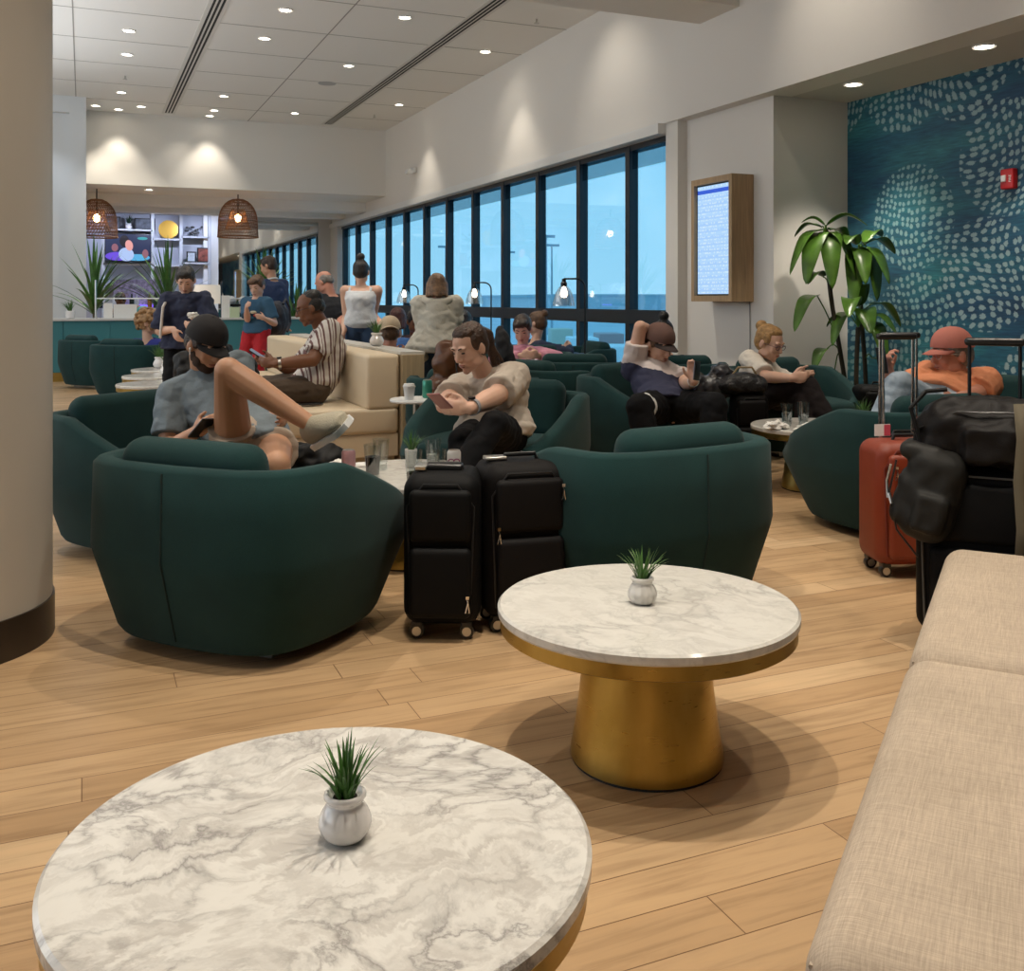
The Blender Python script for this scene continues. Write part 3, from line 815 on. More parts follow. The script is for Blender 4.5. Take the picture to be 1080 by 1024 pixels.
for u, D, w, sd in ((168, 12.1, 'on the farthest small table by the curly blond person', 6), (176, 10.95, 'on the middle small table by the black bag', 7), (262, 14.5, 'on the table behind the black bag', 8)):
    x, y = UD(u, D); pot_plant((x, y, .4202), 'little green plant in white pot ' + w, seed=sd, L=.17, hp=.13, rp=.075)

# ---- glasses and cans
COLA = mat('dark_cola', (.012, .004, .003), .1); WATER = mat('water', (.75, .8, .8), .05, trans=.9, ior=1.33)
def glass(loc, label, h=.12, r=.036, fill=None, lvl=.6, group='drinking glasses'):
    t = thing('drinking_glass', label, 'glass', loc, 0, group)
    MB().lathe([(0, .0), (r * .78, .0), (r, h), (r - .0025, h), (r * .78 - .003, .008), (0, .008)], (0, 0, 0), 28, close=False).build('tumbler', THIN, t)
    if fill: MB().lathe([(0, .009), (r * .78 - .004, .009), (r * (.78 + .22 * lvl) - .004, h * lvl), (0, h * lvl)], (0, 0, 0), 28, close=False).build('drink', fill, t)
    return t
def can(loc, label, colr, mark=None, mcol=None, rz=0, r=.033, h=.118, group='drink cans'):
    t = thing('drink_can', label, 'can', loc, rz, group)
    MB().lathe([(0, 0), (r * .8, 0), (r, .01), (r, h - .012), (r * .85, h - .002), (r * .82, h), (r * .78, h - .003), (0, h - .003)], (0, 0, 0), 28).build('body', mat(colr[0], colr[1], .3, .4), t)
    MB().lathe([(r * .82, h - .004), (r * .84, h), (r * .78, h + .001), (0, h - .001)], (0, 0, 0), 24, close=False).build('lid', STEEL, t)
    if mark:
        for i, c_ in enumerate(mark):
            a = (i - (len(mark) - 1) / 2) * .85
            text(c_, .050, (math.sin(a) * (r + .0006), -math.cos(a) * (r + .0006), h * .52), (R(90), 0, a), mcol, t)
    return t
FZ = -HEAD
SILV = ('can_silver', (.62, .60, .58)); PINKC = ('can_pink', (.50, .28, .30)); GREENC = ('can_green', (.05, .28, .20))
can(onT(0, -.775, 4.72), 'pinkish drink can at the left end of glasses on marble table', PINKC, '', None, FZ)
glass(onT(0, -.655, 4.68), 'tall glass nearly full of dark cola', .15, .043, COLA, .62)
glass(onT(0, -.64, 4.86), 'empty tall glass just behind the full cola glass', .15, .041)
glass(onT(0, -.445, 4.50), 'glass with a little dark cola left beside the white pot', .15, .042, COLA, .34)
glass(onT(0, -.385, 4.86), 'clear glass behind, second from the silver can', .15, .04, WATER, .5)
glass(onT(0, -.345, 4.66), 'clear stemless glass right beside the silver can', .13, .038, WATER, .4)
can(onT(0, -.275, 4.72), 'silver drink can with purple lettering beside the clear glass', SILV, 'CO', mat('can_purple', (.18, .03, .09), .4), FZ)
# napkins
def crumple(loc, size, label, sd, m=PAPER, flat=.5, name='napkin', cat='napkin', group=None):
    mb = MB(); bmesh.ops.create_icosphere(mb.bm, subdivisions=4, radius=1)
    for v in mb.bm.verts:
        n = noise.noise(v.co * 2.2 + Vector((sd, 0, 0))) * .55 + abs(noise.noise(v.co * 5 + Vector((0, sd, 0)))) * .3
        v.co = Vector((v.co.x * size[0], v.co.y * size[1], max(v.co.z, -.4) * size[2])) * (1 + n)
    zmin = min(v.co.z for v in mb.bm.verts)
    for v in mb.bm.verts: v.co.z -= zmin
    o = mb.build(name, m, None); o.location = loc; return tag(o, label, cat, group)
crumple(onT(0, -.83, 4.85), (.055, .04, .03), 'crumpled white napkin beside the pinkish can', 3)
crumple(onT(0, -.73, 5.0), (.08, .05, .006), 'flat white napkin on marble behind the cans', 5, flat=.1)
glass(onT(0, 1.80, 6.52), 'water glass at left of the pair before the person in glasses', .15, .04, WATER, .6)
glass(onT(0, 1.92, 6.56), 'water glass at right of the pair before the person in glasses', .155, .04, WATER, .45)
can(onT(0, 2.36, 6.42), 'white and silver can with red letter beside the small plant', ('can_white', (.68, .66, .62)), 'C', mat('can_red', (.35, .02, .03), .4), FZ)
crumple(onT(0, 1.70, 6.40), (.07, .05, .03), 'crumpled napkin with food scrap at left of the water glasses', 8)
crumple(onT(0, 1.92, 6.36), (.10, .05, .025), 'crumpled white napkins in front of the water glasses', 9)
crumple(onT(0, 2.14, 6.38), (.06, .05, .02), 'crumpled white napkin between glasses and the small plant', 11)

# ================================================================ FRONT BENCH
ax = math.atan2(.809, 1.538)                          # angle right of the view axis
brz = -HEAD - ax                                      # local +Y runs along the bench
bx, by = CW(1.436, 3.30)                                # far left corner
t = thing('upholstered_bench', 'long beige linen bench at right edge, nearest the viewpoint', 'bench', (bx, by, 0), brz)
segs = [(-1.12, -.0), (-2.32, -1.125), (-3.6, -2.325)]
for a, b in segs:
    rbox((.40, (a + b) / 2, .345), (.80, b - a - .004, .19), .06, 8, .014).build('seat_cushion', LINEN, t, angle=60)
MB().bb(.03, .78, -3.58, -.02, .08, .25).build('bench_base', LINEN, t, smooth=False, bevel=.01)
MB().bb(.08, .74, -3.5, -.08, 0, .08).build('plinth', BLACKP, t, smooth=False)
sm = MB()
for a, b in segs:
    for zz in (.437,):
        sm.tube([(.012, a + .03, .40), (.012, b - .03, .40)], .0035, 6)
sm.build('piping', LINEN, t)

# ================================================================ BEIGE SOFA
# local frame: +Y runs away from the viewpoint along the windows, seat on the -X side of the back
sx0, sy0 = CW(-.98, 7.45)
t = thing('sectional_sofa', 'long cream leather sofa with tan side panel, person in striped shirt sitting on it', 'sofa', (sx0, sy0, 0), 0)
# back (x 0..0.2), seat to -x
Ls = 4.4
for a, b in ((0, 1.9), (1.905, Ls)):
    rbox((.02, (a + b) / 2, .63), (.26, b - a - .01, .42), .035, 5, .008).build('back_cushion', CREAM, t, angle=60, rot=(0, 0, 0))
for a, b in ((0, 1.9), (1.905, Ls)):
    rbox((-.36, (a + b) / 2, .34), (1.0, b - a - .01, .19), .03, 5, .008).build('seat_cushion', CREAM, t, angle=60)
MB().bb(-.85, .14, .02, Ls, .07, .245).build('sofa_base', CREAM, t, smooth=False, bevel=.008)
MB().bb(-.82, .12, .05, Ls, 0, .07).build('plinth', TAN, t, smooth=False)
MB().bb(.155, .33, -.03, Ls, 0, .835).build('side_panel', TAN, t, smooth=False, bevel=.004)
MB().bb(.15, .345, 0, Ls, .835, .855).build('ledge', mat('ledge_stone', (.55, .53, .48), .35), t, smooth=False)
M4 = Matrix.Translation((sx0, sy0, 0)) @ Matrix.Rotation(R(4), 4, 'Z')
pl = M4 @ Vector((.20, .85, .8555))
x, y = sx0 + .245, sy0 + 1.0
pot_plant((x, y, .8555), 'small plant in round white pot on the ledge behind the sofa', seed=12, L=.14, hp=.11, rp=.062)
# ---- small side table with cup and green can
x, y = CW(-.63, 6.55)
t = thing('side_table', 'small white-topped side table between the sofa and jacket chair', 'side table', (x, y, 0))
MB().lathe([(0, .58), (.17, .58), (.175, .59), (.17, .60), (0, .60)], (0, 0, 0), 40).build('table_top', WHITEP, t)
MB().lathe([(0, 0), (.13, 0), (.13, .01), (.02, .02), (.02, .58), (0, .58)], (0, 0, 0), 24).build('pedestal', STEEL, t)
x, y = CW(-.62, 6.50)
t = thing('paper_cup', 'white takeaway cup with ridged lid left of the green can', 'cup', (x - .06, y - .02, .6005))
MB().lathe([(0, 0), (.028, 0), (.038, .085), (0, .085)], (0, 0, 0), 20).build('cup', WHITEP, t)
MB().lathe([(.041, .083), (.041, .092), (.036, .095), (.034, .105), (0, .105)], (0, 0, 0), 20, close=False).build('lid', WHITEP, t)
can((x + .09, y + .06, .6005), 'green drink can standing beside the brown leather jacket', GREENC, rz=FZ)
# ================================================================ FLOOR LAMPS
def lampthing(u, v, D, lab, s=1):
    x, y = UD(u, D); top = EYE + (HV - v) / FPX * D
    t = thing('floor_lamp', lab, 'floor lamp', (x, y, 0), -HEAD, 'glass-shaded floor lamps')
    MB().lathe([(0, 0), (.13, 0), (.13, .012), (.03, .02), (0, .02)], (0, 0, 0), 28).build('base', BLACKM, t)
    arm = .21
    pts = [(0, 0, .015), (0, 0, top - .09)] + [(-.09 + .09 * math.cos(a), 0, top - .09 + .09 * math.sin(a)) for a in [R(k) for k in range(15, 91, 15)]] + [(-arm, 0, top), (-arm, 0, top - .03)]
    MB().tube(pts, .009, 8).build('pole', BLACKM, t)
    MB().lathe([(0, top), (.02, top), (.022, top - .03), (.032, top - .04), (.032, top - .075), (0, top - .075)], (-arm, 0, 0), 20).build('socket', BLACKM, t)
    MB().lathe([(.033, top - .07), (.05, top - .085), (.085, top - .14), (.108, top - .22), (.115, top - .27), (.112, top - .27), (.105, top - .22), (.082, top - .14), (.05, top - .09), (.033, top - .075)], (-arm, 0, 0), 32, close=False).build('shade', window_glass('lamp_shade_glass', (.93, .94, .94), .22) if 'lamp_shade_glass' not in MATS else MATS['lamp_shade_glass'], t)
    MB().lathe([(0, top - .075), (.014, top - .08), (.03, top - .12), (.036, top - .15), (.028, top - .18), (0, top - .19)], (-arm, 0, 0), 20, close=False).build('bulb', BULB, t)
    return t
lampthing(617, 294, 9.9, 'black floor lamp with lit clear glass shade, nearest of the three by the windows')
lampthing(518, 298, 12.6, 'black floor lamp with lit clear glass shade, middle of the three by the windows')
lampthing(441, 300.5, 15.0, 'black floor lamp with lit clear glass shade, farthest, left of the hooded youngster')

# ================================================================ LUGGAGE
def suitcase(loc, rz, w, d, h, m, lab, handle=0, hm=CHROME, zips=(), wheels=True, hw=None, grip=BLACKP, name='suitcase', pocket=True, twin=False, piping=None):
    """front face is local -Y"""
    t = thing(name, lab, 'suitcase', loc, rz)
    wh = .055 if wheels else .0
    rbox((0, 0, wh + (h - wh) / 2), (w, d, h - wh), .06, 6, .006).build('body', m, t, angle=60)
    if pocket:
        rbox((0, -d / 2 - .008, wh + (h - wh) * .30), (w * .80, .05, (h - wh) * .46), .024, 4, .006).build('front_pocket', m, t, angle=60)
        rbox((0, -d / 2 - .005, wh + (h - wh) * .74), (w * .80, .045, (h - wh) * .34), .022, 4, .006).build('front_pocket', m, t, angle=60)
    zp = MB(); zz0, zz1 = wh + .05, h - .03
    pts = [(-w / 2 + .035, -d / 2 - .003, zz0), (-w / 2 + .02, -d / 2 - .003, zz1 - .08), (-w / 2 + .08, -d / 2 - .003, zz1), (w / 2 - .08, -d / 2 - .003, zz1), (w / 2 - .02, -d / 2 - .003, zz1 - .08), (w / 2 - .035, -d / 2 - .003, zz0)]
    zp.tube(pts, .004, 6)
    zp.build('zipper', piping or BLACKP, t)
    for (zx, zz) in zips:
        MB().lathe([(.006, 0), (.008, .002), (.006, .004)], (0, 0, 0), 8).build('zipper_pull', STEEL, t) if False else None
        q = MB(); q.tube([(zx, -d / 2 - .036, zz), (zx + .004, -d / 2 - .040, zz - .012), (zx - .005, -d / 2 - .040, zz - .05), (zx + .009, -d / 2 - .040, zz - .05), (zx + .004, -d / 2 - .040, zz - .014)], .0022, 6)
        q.box((zx + .002, -d / 2 - .036, zz + .004), (.012, .008, .012)); q.build('zipper_pull', CHROME, t)
    MB().tube([(-.07, 0, h - .005), (-.06, 0, h + .022), (.06, 0, h + .022), (.07, 0, h - .005)], .009, 8).build('top_handle', BLACKP, t)
    if handle:
        hw = hw or w * .45; yb = d / 2 - .03; hm_ = hm
        for s in (-1, 1):
            MB().tube([(s * hw / 2, yb, h - .02), (s * hw / 2, yb, h + handle * .45)], .0085 if not twin else .0095, 8).tube([(s * hw / 2, yb, h + handle * .45), (s * hw / 2, yb, h + handle - .02)], .0065 if not twin else .0075, 8).build('handle_tube', hm_, t)
        rbox((0, yb, h + handle - .008), (hw + .035, .03, .03), .012, 4).build('grip', grip, t)
    if wheels:
        for sx_ in (-1, 1):
            for sy in (-1, 1):
                wt = MB(); q = Euler((0, R(90), 0)).to_matrix().to_4x4()
                X, Y = sx_ * (w / 2 - .05), sy * (d / 2 - .05)
                wt.lathe([(.012, -.014), (.026, -.014), (.028, 0), (.026, .014), (.012, .014)], (X, Y, .028), 20, Matrix.Rotation(R(90), 4, 'X'))
                wo = wt.build('wheel', BLACKP, t)
                MB().lathe([(0, -.016), (.017, -.016), (.017, .016), (0, .016)], (X, Y, .028), 16, Matrix.Rotation(R(90), 4, 'X')).build('hub', STEEL, wo)
                MB().bb(X - .02, X + .02, Y - .022, Y + .022, .045, wh + .012).build('wheel_housing', BLACKP, t, smooth=False, bevel=.005)
    return t
BLK2 = mat('black_suitcase_fabric', (.003, .003, .0033), .6, bump=.5, bs=400, bd=.0015, spec=.15)
BLK3 = mat('charcoal_suitcase_fabric', (.006, .005, .005), .62, bump=.5, bs=400, bd=.0015, spec=.15)
x, y = CW(-.255, 3.78)
s1 = suitcase((x, y, 0), -HEAD - .04, .285, .30, .605, BLK2, 'black upright cabin suitcase with two round hubbed wheels facing us, beside the left armchair', zips=((.10, .17),), pocket=True)
MB().box((-.085, -.02, .62), (.045, .10, .018)).build('logo_plate', CHROME, s1, bevel=.004)
rbox((0.0, -.0, .615), (.14, .06, .03), .012).build('handle_cover', BLACKP, s1)
x, y = CW(.03, 3.86)
s2 = suitcase((x, y, 0), -HEAD + .28, .33, .26, .63, BLK3, 'taller black suitcase with silver zipper pulls, leaning between the two dark armchairs', zips=((.12, .55), (-.13, .40)), pocket=True)
s2.rotation_euler[0] = 0
MB().box((-.10, .0, .642), (.085, .055, .014)).build('logo_plate', STEEL, s2, bevel=.004)
# strap roll between them
# red suitcase
REDS = mat('orange_red_suitcase', (.21, .028, .007), .5, bump=.3, bs=300, bd=.002, var=.12, vs=4)
x, y = CW(1.815, 4.58)
s3 = suitcase((x, y, 0), -HEAD + .10, .38, .25, .605, REDS, 'orange-red upright suitcase with silver telescopic handle raised', handle=.48, hw=.16, zips=((-.13, .50), (-.11, .44), (-.10, .28)), twin=True, piping=mat('dark_red_piping', (.16, .02, .01), .5))
# second pair of tubes and tag
tg = MB().box((-.075, .085, .64), (.075, .004, .055)); tg.build('luggage_tag', PAPER, s3, smooth=False)
MB().box((-.052, .082, .64), (.030, .003, .05)).build('luggage_tag', mat('tag_pink', (.6, .08, .12), .6), s3, smooth=False)
x, y = CW(1.94, 4.90)
s4 = suitcase((x, y, 0), -HEAD + .05, .30, .20, .58, BLK2, 'black cabin suitcase with silver handle raised, hidden behind the orange-red suitcase', handle=.50, hw=.17)
# big black one behind the bench end
ar = -HEAD - ax
x, y = CW(1.74, 3.60)
s5 = suitcase((x, y, 0), ar, .50, .32, .66, BLK2, 'large black suitcase standing behind the bench end, under the black duffel', handle=.44, hw=.17, hm=BLACKM, piping=mat('grey_piping', (.10, .095, .085), .5))
for dz in (.12, .30, .48): pass
# duffel on top
def blob_bag(name, parts, m, lab, cat, loc, rz, voxel=.012, nz=.012, ns=9, sd=0):
    mb = MB()
    for p in parts:
        if p[0] == 'e': mb.ell(p[1], p[2], Euler(p[3]).to_matrix() if len(p) > 3 else None, 24, 16)
        elif p[0] == 'b':
            q = rbox((0, 0, 0), p[2], p[3], 5); q.bm.transform(Matrix.Translation(p[1]) @ (Euler(p[4]).to_matrix().to_4x4() if len(p) > 4 else Matrix())); tm = bpy.data.meshes.new('q'); q.bm.to_mesh(tm); mb.bm.from_mesh(tm); bpy.data.meshes.remove(tm)
        else: mb.cap(p[1], p[2], p[3], p[4])
    me = mb.mesh(name); o = bpy.data.objects.new(name, me)
    o2 = remesh(o, voxel, 3)
    push(o2.data, lambda c: (abs(noise.noise(c * ns + Vector((sd, 0, 0)))) - .25 + .5 * noise.noise(c * ns * 2.3)) * nz)
    o2.data.materials.append(m); o2.location = loc; o2.rotation_euler = (0, 0, rz)
    return tag(o2, lab, cat)
x, y = CW(1.80, 3.52)
DUF = mat('dark_brown_black_nylon', (.006, .0045, .004), .55, bump=.5, bs=200, bd=.002, spec=.2)
d = blob_bag('duffel_bag', [('b', (.03, 0, .115), (.72, .28, .23), .085), ('b', (.02, 0, .20), (.60, .20, .08), .035), ('b', (-.30, 0, .10), (.10, .20, .15), .04), ('b', (.05, -.145, .09), (.46, .05, .13), .02)], DUF, 'big black duffel bag lying on top of the large black suitcase', 'duffel bag', (x, y, .655), ar, sd=3, nz=.02)
st = MB().blade([(.0, -.15, .24), (.01, -.175, .12), (.0, -.18, -.02), (.01, -.195, -.18), (.0, -.19, -.36)], lambda q: .022, side=Vector((1, 0, 0)))
o = st.build('strap', mat('olive_webbing', (.11, .09, .055), .8), d, thick=.003)
MB().tube([(-.35, -.09, .12), (-.20, -.13, .2), (.1, -.14, .21), (.4, -.10, .16)], .004, 6).build('zipper', BLACKP, d)
MB().box((.06, -.10, .235), (.09, .04, .010), Euler((.3, 0, .1)).to_matrix()).build('address_plate', mat('silver_label', (.6, .6, .58), .3, .6), d)
# backpack hanging at the left side
x, y = CW(1.50, 3.58)
GREY = mat('grey_green_nylon', (.012, .0115, .010), .6, bump=.4, bs=300, bd=.002, spec=.3)
d = blob_bag('backpack', [('b', (.01, 0, .0), (.20, .22, .34), .07, (0, .22, 0)), ('b', (-.07, -.01, -.02), (.09, .17, .20), .035, (0, .28, 0)), ('b', (-.02, 0, .15), (.15, .18, .06), .03, (0, .1, 0)), ('b', (.01, -.11, -.06), (.11, .05, .14), .02, (0, .2, 0))], GREY, 'small dark grey backpack hanging on the left side of the big black suitcase', 'backpack', (x, y, .56), ar, voxel=.009, nz=.010, sd=8)
MB().tube([(-.02, -.02, .15), (-.06, -.02, .30), (-.01, 0, .36), (.06, 0, .37)], .008, 8).build('strap', BLACK, d)
MB().tube([(-.12, -.08, .10), (-.135, -.07, .04), (-.13, -.08, -.02)], .005, 8).tube([(-.125, -.09, .0), (-.115, -.10, -.035)], .006, 8).build('buckle', STEEL, d)
MB().tube([(-.10, -.09, .12), (-.125, -.085, 0), (-.10, -.085, -.13), (-.03, -.08, -.22)], .004, 6).build('zipper', BLACKP, d)

# black suitcase + backpack behind man in cap
x, y = CW(-2.12, 6.75)
suitcase((x, y, 0), -HEAD, .40, .24, .60, BLK2, 'black suitcase standing behind the person in black cap, under the black travel bag')
o = blob_bag('travel_bag', [('b', (0, 0, .16), (.46, .26, .30), .10), ('e', (.20, .0, .15), (.14, .14, .13)), ('b', (-.02, -.13, .12), (.30, .07, .17), .03), ('b', (.02, 0, .31), (.26, .18, .08), .035)], BLACK, 'lumpy black travel bag piled behind the person in black cap', 'bag', (x + .06, y, .60), -HEAD, sd=5, nz=.03)
MB().tube([(-.05, -.14, .22), (.02, -.17, .27), (.12, -.16, .24), (.20, -.15, .12)], .012, 8).build('strap', BLACKP, o)
# bag on the floor behind crossed leg
x, y = CW(-1.10, 5.7)
o = blob_bag('backpack', [('e', (0, 0, .22), (.22, .13, .22)), ('e', (.12, 0, .12), (.18, .14, .13)), ('e', (-.1, 0, .35), (.12, .1, .08))], BLACK, 'dark backpack on the floor beneath the raised sneaker', 'backpack', (x, y, 0), -HEAD, sd=15, nz=.03)
# between man and woman: chair-side stack
x, y = CW(1.74, 7.32)
suitcase((x, y, 0), -HEAD, .26, .22, .565, BLK3, 'small black hard case between the brown-capped person and the person in glasses')
o = blob_bag('handbag', [('e', (0, 0, .07), (.17, .11, .085)), ('e', (.09, 0, .06), (.09, .10, .075)), ('e', (-.1, 0, .06), (.09, .1, .06))], mat('quilted_black', (.012, .011, .012), .4, bump=1., bs=60, bd=.01), 'black quilted bag on the small hard case beside the person in glasses', 'handbag', (x - .05, y + .0, .565), -HEAD, sd=25)
MB().tube([(-.08, 0, .13), (-.04, -.02, .19), (.06, -.02, .19), (.1, 0, .13)], .008, 8).build('handle', mat('tan_handle', (.35, .25, .12), .4), o)
xx, yy = CW(1.50, 7.40)
blob_bag('jacket', [('e', (0, 0, .10), (.17, .12, .10)), ('e', (.07, 0, .20), (.10, .08, .07), (0, .5, 0)), ('e', (-.13, 0, .12), (.08, .09, .12), (0, -.5, 0))], mat('black_silver_shell', (.03, .03, .035), .25, var=.9, vs=14), 'shiny black and silver jacket heaped beside the quilted bag', 'jacket', (xx, yy, .50), -HEAD, sd=35, nz=.022, ns=12)
x, y = CW(2.98, 8.05)
suitcase((x, y, 0), -HEAD, .42, .26, .56, BLK2, 'black suitcase on the floor under the big plant, right of the person in glasses')
# brown jacket over chair back
x, y = CW(-.42, 7.12)
LEA = mat('brown_leather', (.085, .030, .010), .35, bump=.5, bs=40, bd=.006, var=.5, vs=6)
o = blob_bag('leather_jacket', [('e', (0, 0, .30), (.20, .12, .40)), ('e', (-.02, 0, .66), (.13, .10, .17)), ('e', (.1, .02, .5), (.13, .1, .2)), ('e', (-.15, .0, .35), (.10, .10, .33), (0, .35, 0)), ('e', (.17, 0, .35), (.09, .10, .33), (0, -.3, 0))], LEA, 'brown leather jacket draped over an armchair behind the person in beige tee', 'jacket', (x, y, .14), -HEAD, sd=45, nz=.035, ns=7)
MB().tube([(.02, -.12, .80), (.04, -.14, .5), (.02, -.14, .15)], .006, 6).build('zipper', BLACKP, o)
# phone on sofa seat
x, y, z = onZ(328, 427, .445)
tag(rbox((0, 0, 0), (.17, .08, .012), .005).build('phone', BLACKP, None, loc=(x, y, .452), rot=(0, 0, .1)), 'dark phone lying alone on the cream sofa seat', 'phone')

# ================================================================ BIG PLANT
def big_plant():
    x, y = CW(3.12, 9.02)
    t = thing('indoor_tree', 'tall broad-leaved plant with glossy green leaves in the alcove corner', 'plant', (x, y, 0), 0)
    MB().lathe([(0, 0), (.20, 0), (.26, .42), (.24, .43), (.22, .38), (0, .37)], (0, 0, 0), 32).build('planter', BLACKP, t)
    MB().lathe([(0, .38), (.22, .38), (0, .39)], (0, 0, 0), 16, close=False).build('soil', SOIL, t)
    rr = random.Random(5); Rt = Vector((CA, -SA, 0)); Fw = Vector((SA, CA, 0))
    def P(u, v, dd=0):
        D = 9.02 + dd; a, b = CW((u - 540) / FPX * D, D)
        return Vector((a - x, b - y, EYE - (v - HV) / FPX * D))
    BARK = mat('dark_stem', (.035, .028, .015), .7)
    stems = [[P(899, 450), P(886, 370), P(876, 310), P(871, 250)], [P(915, 450, .1), P(912, 380, .1), P(908, 330, .1), P(907, 265, .15)], [P(905, 450, -.1), P(903, 400, -.15), P(905, 345, -.2)]]
    for s in stems: MB().tube(catmull(s, 4), .02, 8).build('stem', BARK, t)
    def leaf(a, b, tip, w):
        a, b, tip = map(Vector, (a, b, tip))
        pet = catmull([a, a * .5 + b * .5 + Vector((0, 0, .05)), b], 3)
        MB_ = MB().tube(pet, .005, 6)
        mid = (b + tip) / 2 + Vector((0, 0, .10 * (tip - b).length / .4))
        pts = catmull([b, mid, tip], 6)
        MB_.blade(pts, lambda q: w * 1.25 * math.sin(PI * min(1, max(0.02, q ** .75))) ** .8 + .001, cup=.25)
        MB_.build('leaf', BROAD, t, thick=.0015)
    c0, c1, c2 = stems[0][-1], stems[1][-1], stems[2][-1]
    L = [(c0, P(868, 243), P(833, 290, -.1), .07), (c0, P(872, 238), P(915, 238, -.15), .075), (c0, P(866, 240), P(838, 250, .15), .06), (c0, P(874, 246), P(903, 295, -.2), .08), (c0, P(868, 246), P(850, 300, -.25), .085),
         (c0, P(873, 245), P(878, 305, -.28), .08), (c0, P(870, 238), P(845, 235, .05), .06), (c0, P(876, 243), P(895, 262, .2), .06),
         (c1, P(908, 262), P(938, 300, -.2), .085), (c1, P(912, 258), P(944, 268, .1), .075), (c1, P(905, 262), P(900, 325, -.25), .075), (c1, P(915, 262), P(925, 318, -.1), .08), (c1, P(903, 258), P(893, 258, -.25), .055), (c1, P(912, 256), P(930, 250, .2), .06),
         (c1, P(905, 262), P(913, 300, -.3), .07),
         (c2, P(895, 330), P(878, 365, -.1), .065), (c2, P(905, 328), P(918, 352, -.35), .085), (c2, P(912, 335), P(945, 352, -.2), .075), (c2, P(915, 340), P(935, 385, -.25), .07), (c2, P(900, 325), P(895, 335, -.45), .07), (c2, P(908, 322), P(912, 300, -.2), .05), (c2, P(918, 322), P(950, 345, .1), .06),
         (stems[0][1], P(862, 312), P(838, 350, -.15), .07), (stems[0][2], P(868, 292), P(852, 300, -.2), .05), (stems[0][1], P(872, 368), P(858, 392, -.1), .055), (stems[0][1], P(880, 392), P(866, 412, -.1), .06), (stems[1][1], P(920, 378), P(940, 400, -.1), .06),
         (c2, P(890, 335), P(872, 345, .1), .05)]
    for a, b, tip, w_ in L: leaf(a, b, tip, w_)
big_plant()
lamp_spot((5.9, 6.3, 3.15), 90, 50, tgt=(6.5, 7.2, 1.6))  # extra spot added to brighten the leaves, no fixture modelled
# ================================================================ BAR
YC = 16.6
xa, xb = -1.6, 4.15
t = thing('bar_counter', 'long teal-fronted bar counter with gold kick board along the back', 'bar counter', (0, YC, 0))
MB().bb(xa, xb, .02, .70, .14, .925).build('carcass', TEALCAB, t, smooth=False)
MB().bb(xa, xb, .05, .68, 0, .14).build('kick_board', BRASS, t, smooth=False)
X = xa
for i in range(9):
    x2 = min(X + .66, xb)
    if i == 1: pass
    MB().bb(X + .004, x2 - .004, 0, .02, .145, .92).build('door', TEALCAB, t, smooth=False)
    X = x2
tag(MB().bb(xa - .02, xb + .03, -.03, .74, .926, .957).build('worktop', mat('pale_stone_top', (.62, .61, .58), .3), None, smooth=False, loc=(0, YC, 0)), 'pale stone worktop running along the teal bar counter', 'worktop')
def onC(u, v=337, dy=.25):
    x, y, z = onY(u, v, YC + dy); return (x, y, .9575)
# back wall shelf unit
def wx(u, dy=0): return onY(u, 300, YB - .35 + dy)[0]
def wz(v, u=160): return onY(u, v, YB - .35)[2]
BLU = mat('cool_grey_shelf', (.50, .52, .56), .5)
x0, x1 = wx(86), wx(222)
yF = YB - .36
t = thing('shelf_unit', 'tall built-in pale shelf unit around the television', 'shelves', ((x0 + x1) / 2, YB, 0))
cxs = (x0 + x1) / 2
m = MB(); m.bb(x0 - cxs, x1 - cxs, -.03, -.01, 0, wz(223)).build('back_panel', mat('shelf_back_panel', (.44, .46, .52), .6), t, smooth=False)
for u in (86, 109, 161, 191, 221):
    MB().bb(wx(u) - cxs - .035, wx(u) - cxs + .035, -.36, -.03, 0, wz(223)).build('upright', BLU, t, smooth=False)
for (u0, u1, v) in ((109, 161, 243), (109, 161, 279), (161, 191, 252), (191, 221, 249), (191, 221, 277), (161, 191, 280), (86, 222, 224), (109, 161, 300), (191, 221, 300)):
    MB().bb(wx(u0) - cxs, wx(u1) - cxs, -.36, -.03, wz(v) - .02, wz(v) + .02).build('shelf', BLU, t, smooth=False)
# TV
t = thing('television', 'wall television showing a person in profile on a purple set', 'television', (wx(135), YB - .42, wz(277) + .02))
wtv = wx(159.5) - wx(110.5); htv = wz(248) - wz(277)
rbox((0, 0, htv / 2), (wtv, .05, htv), .01).build('casing', BLACKP, t)
def emi(name, c, e=1.2): return mat(name, (.004, .004, .004), .4, emit=e * .8, ecol=c)
def disc(u, v, ru, rv, m, dy, nm='picture', rot=0):
    s = .0226
    o = MB().lathe([(0, -.0008), (1, -.0008), (1, .0008), (0, .0008)], (0, 0, 0), 28).build(nm, m, t, smooth=False)
    o.scale = (ru * s, rv * s, 1); o.rotation_euler = (R(90), rot, 0)
    o.location = ((wx(u) - t.location.x), -dy, wz(v) - t.location.z); return o
MB().bb(-wtv / 2 + .02, wtv / 2 - .02, -.027, -.0255, .02, htv - .02).build('display', emi('tv_night_blue', (.012, .02, .07), 1.5), t, smooth=False)
disc(124, 271, 12, 4.5, emi('tv_purple', (.16, .08, .75)), .029)
disc(145, 272, 12, 3.5, emi('tv_cyan', (.10, .45, .80)), .0295)
disc(121, 262, 3.2, 4, emi('tv_face_dark', (.30, .12, .16)), .030)
disc(153, 268, 3, 4.6, emi('tv_face_dark', (.30, .12, .16)), .030)
disc(133, 269, 7.5, 7, emi('tv_white_blue', (.45, .60, .95)), .031, rot=.3)
disc(131, 255, 4.6, 6, emi('tv_hair', (.012, .006, .012), 1), .032)
disc(136, 259.5, 3.7, 5.6, emi('tv_skin', (.85, .38, .36)), .0335, rot=-.2)
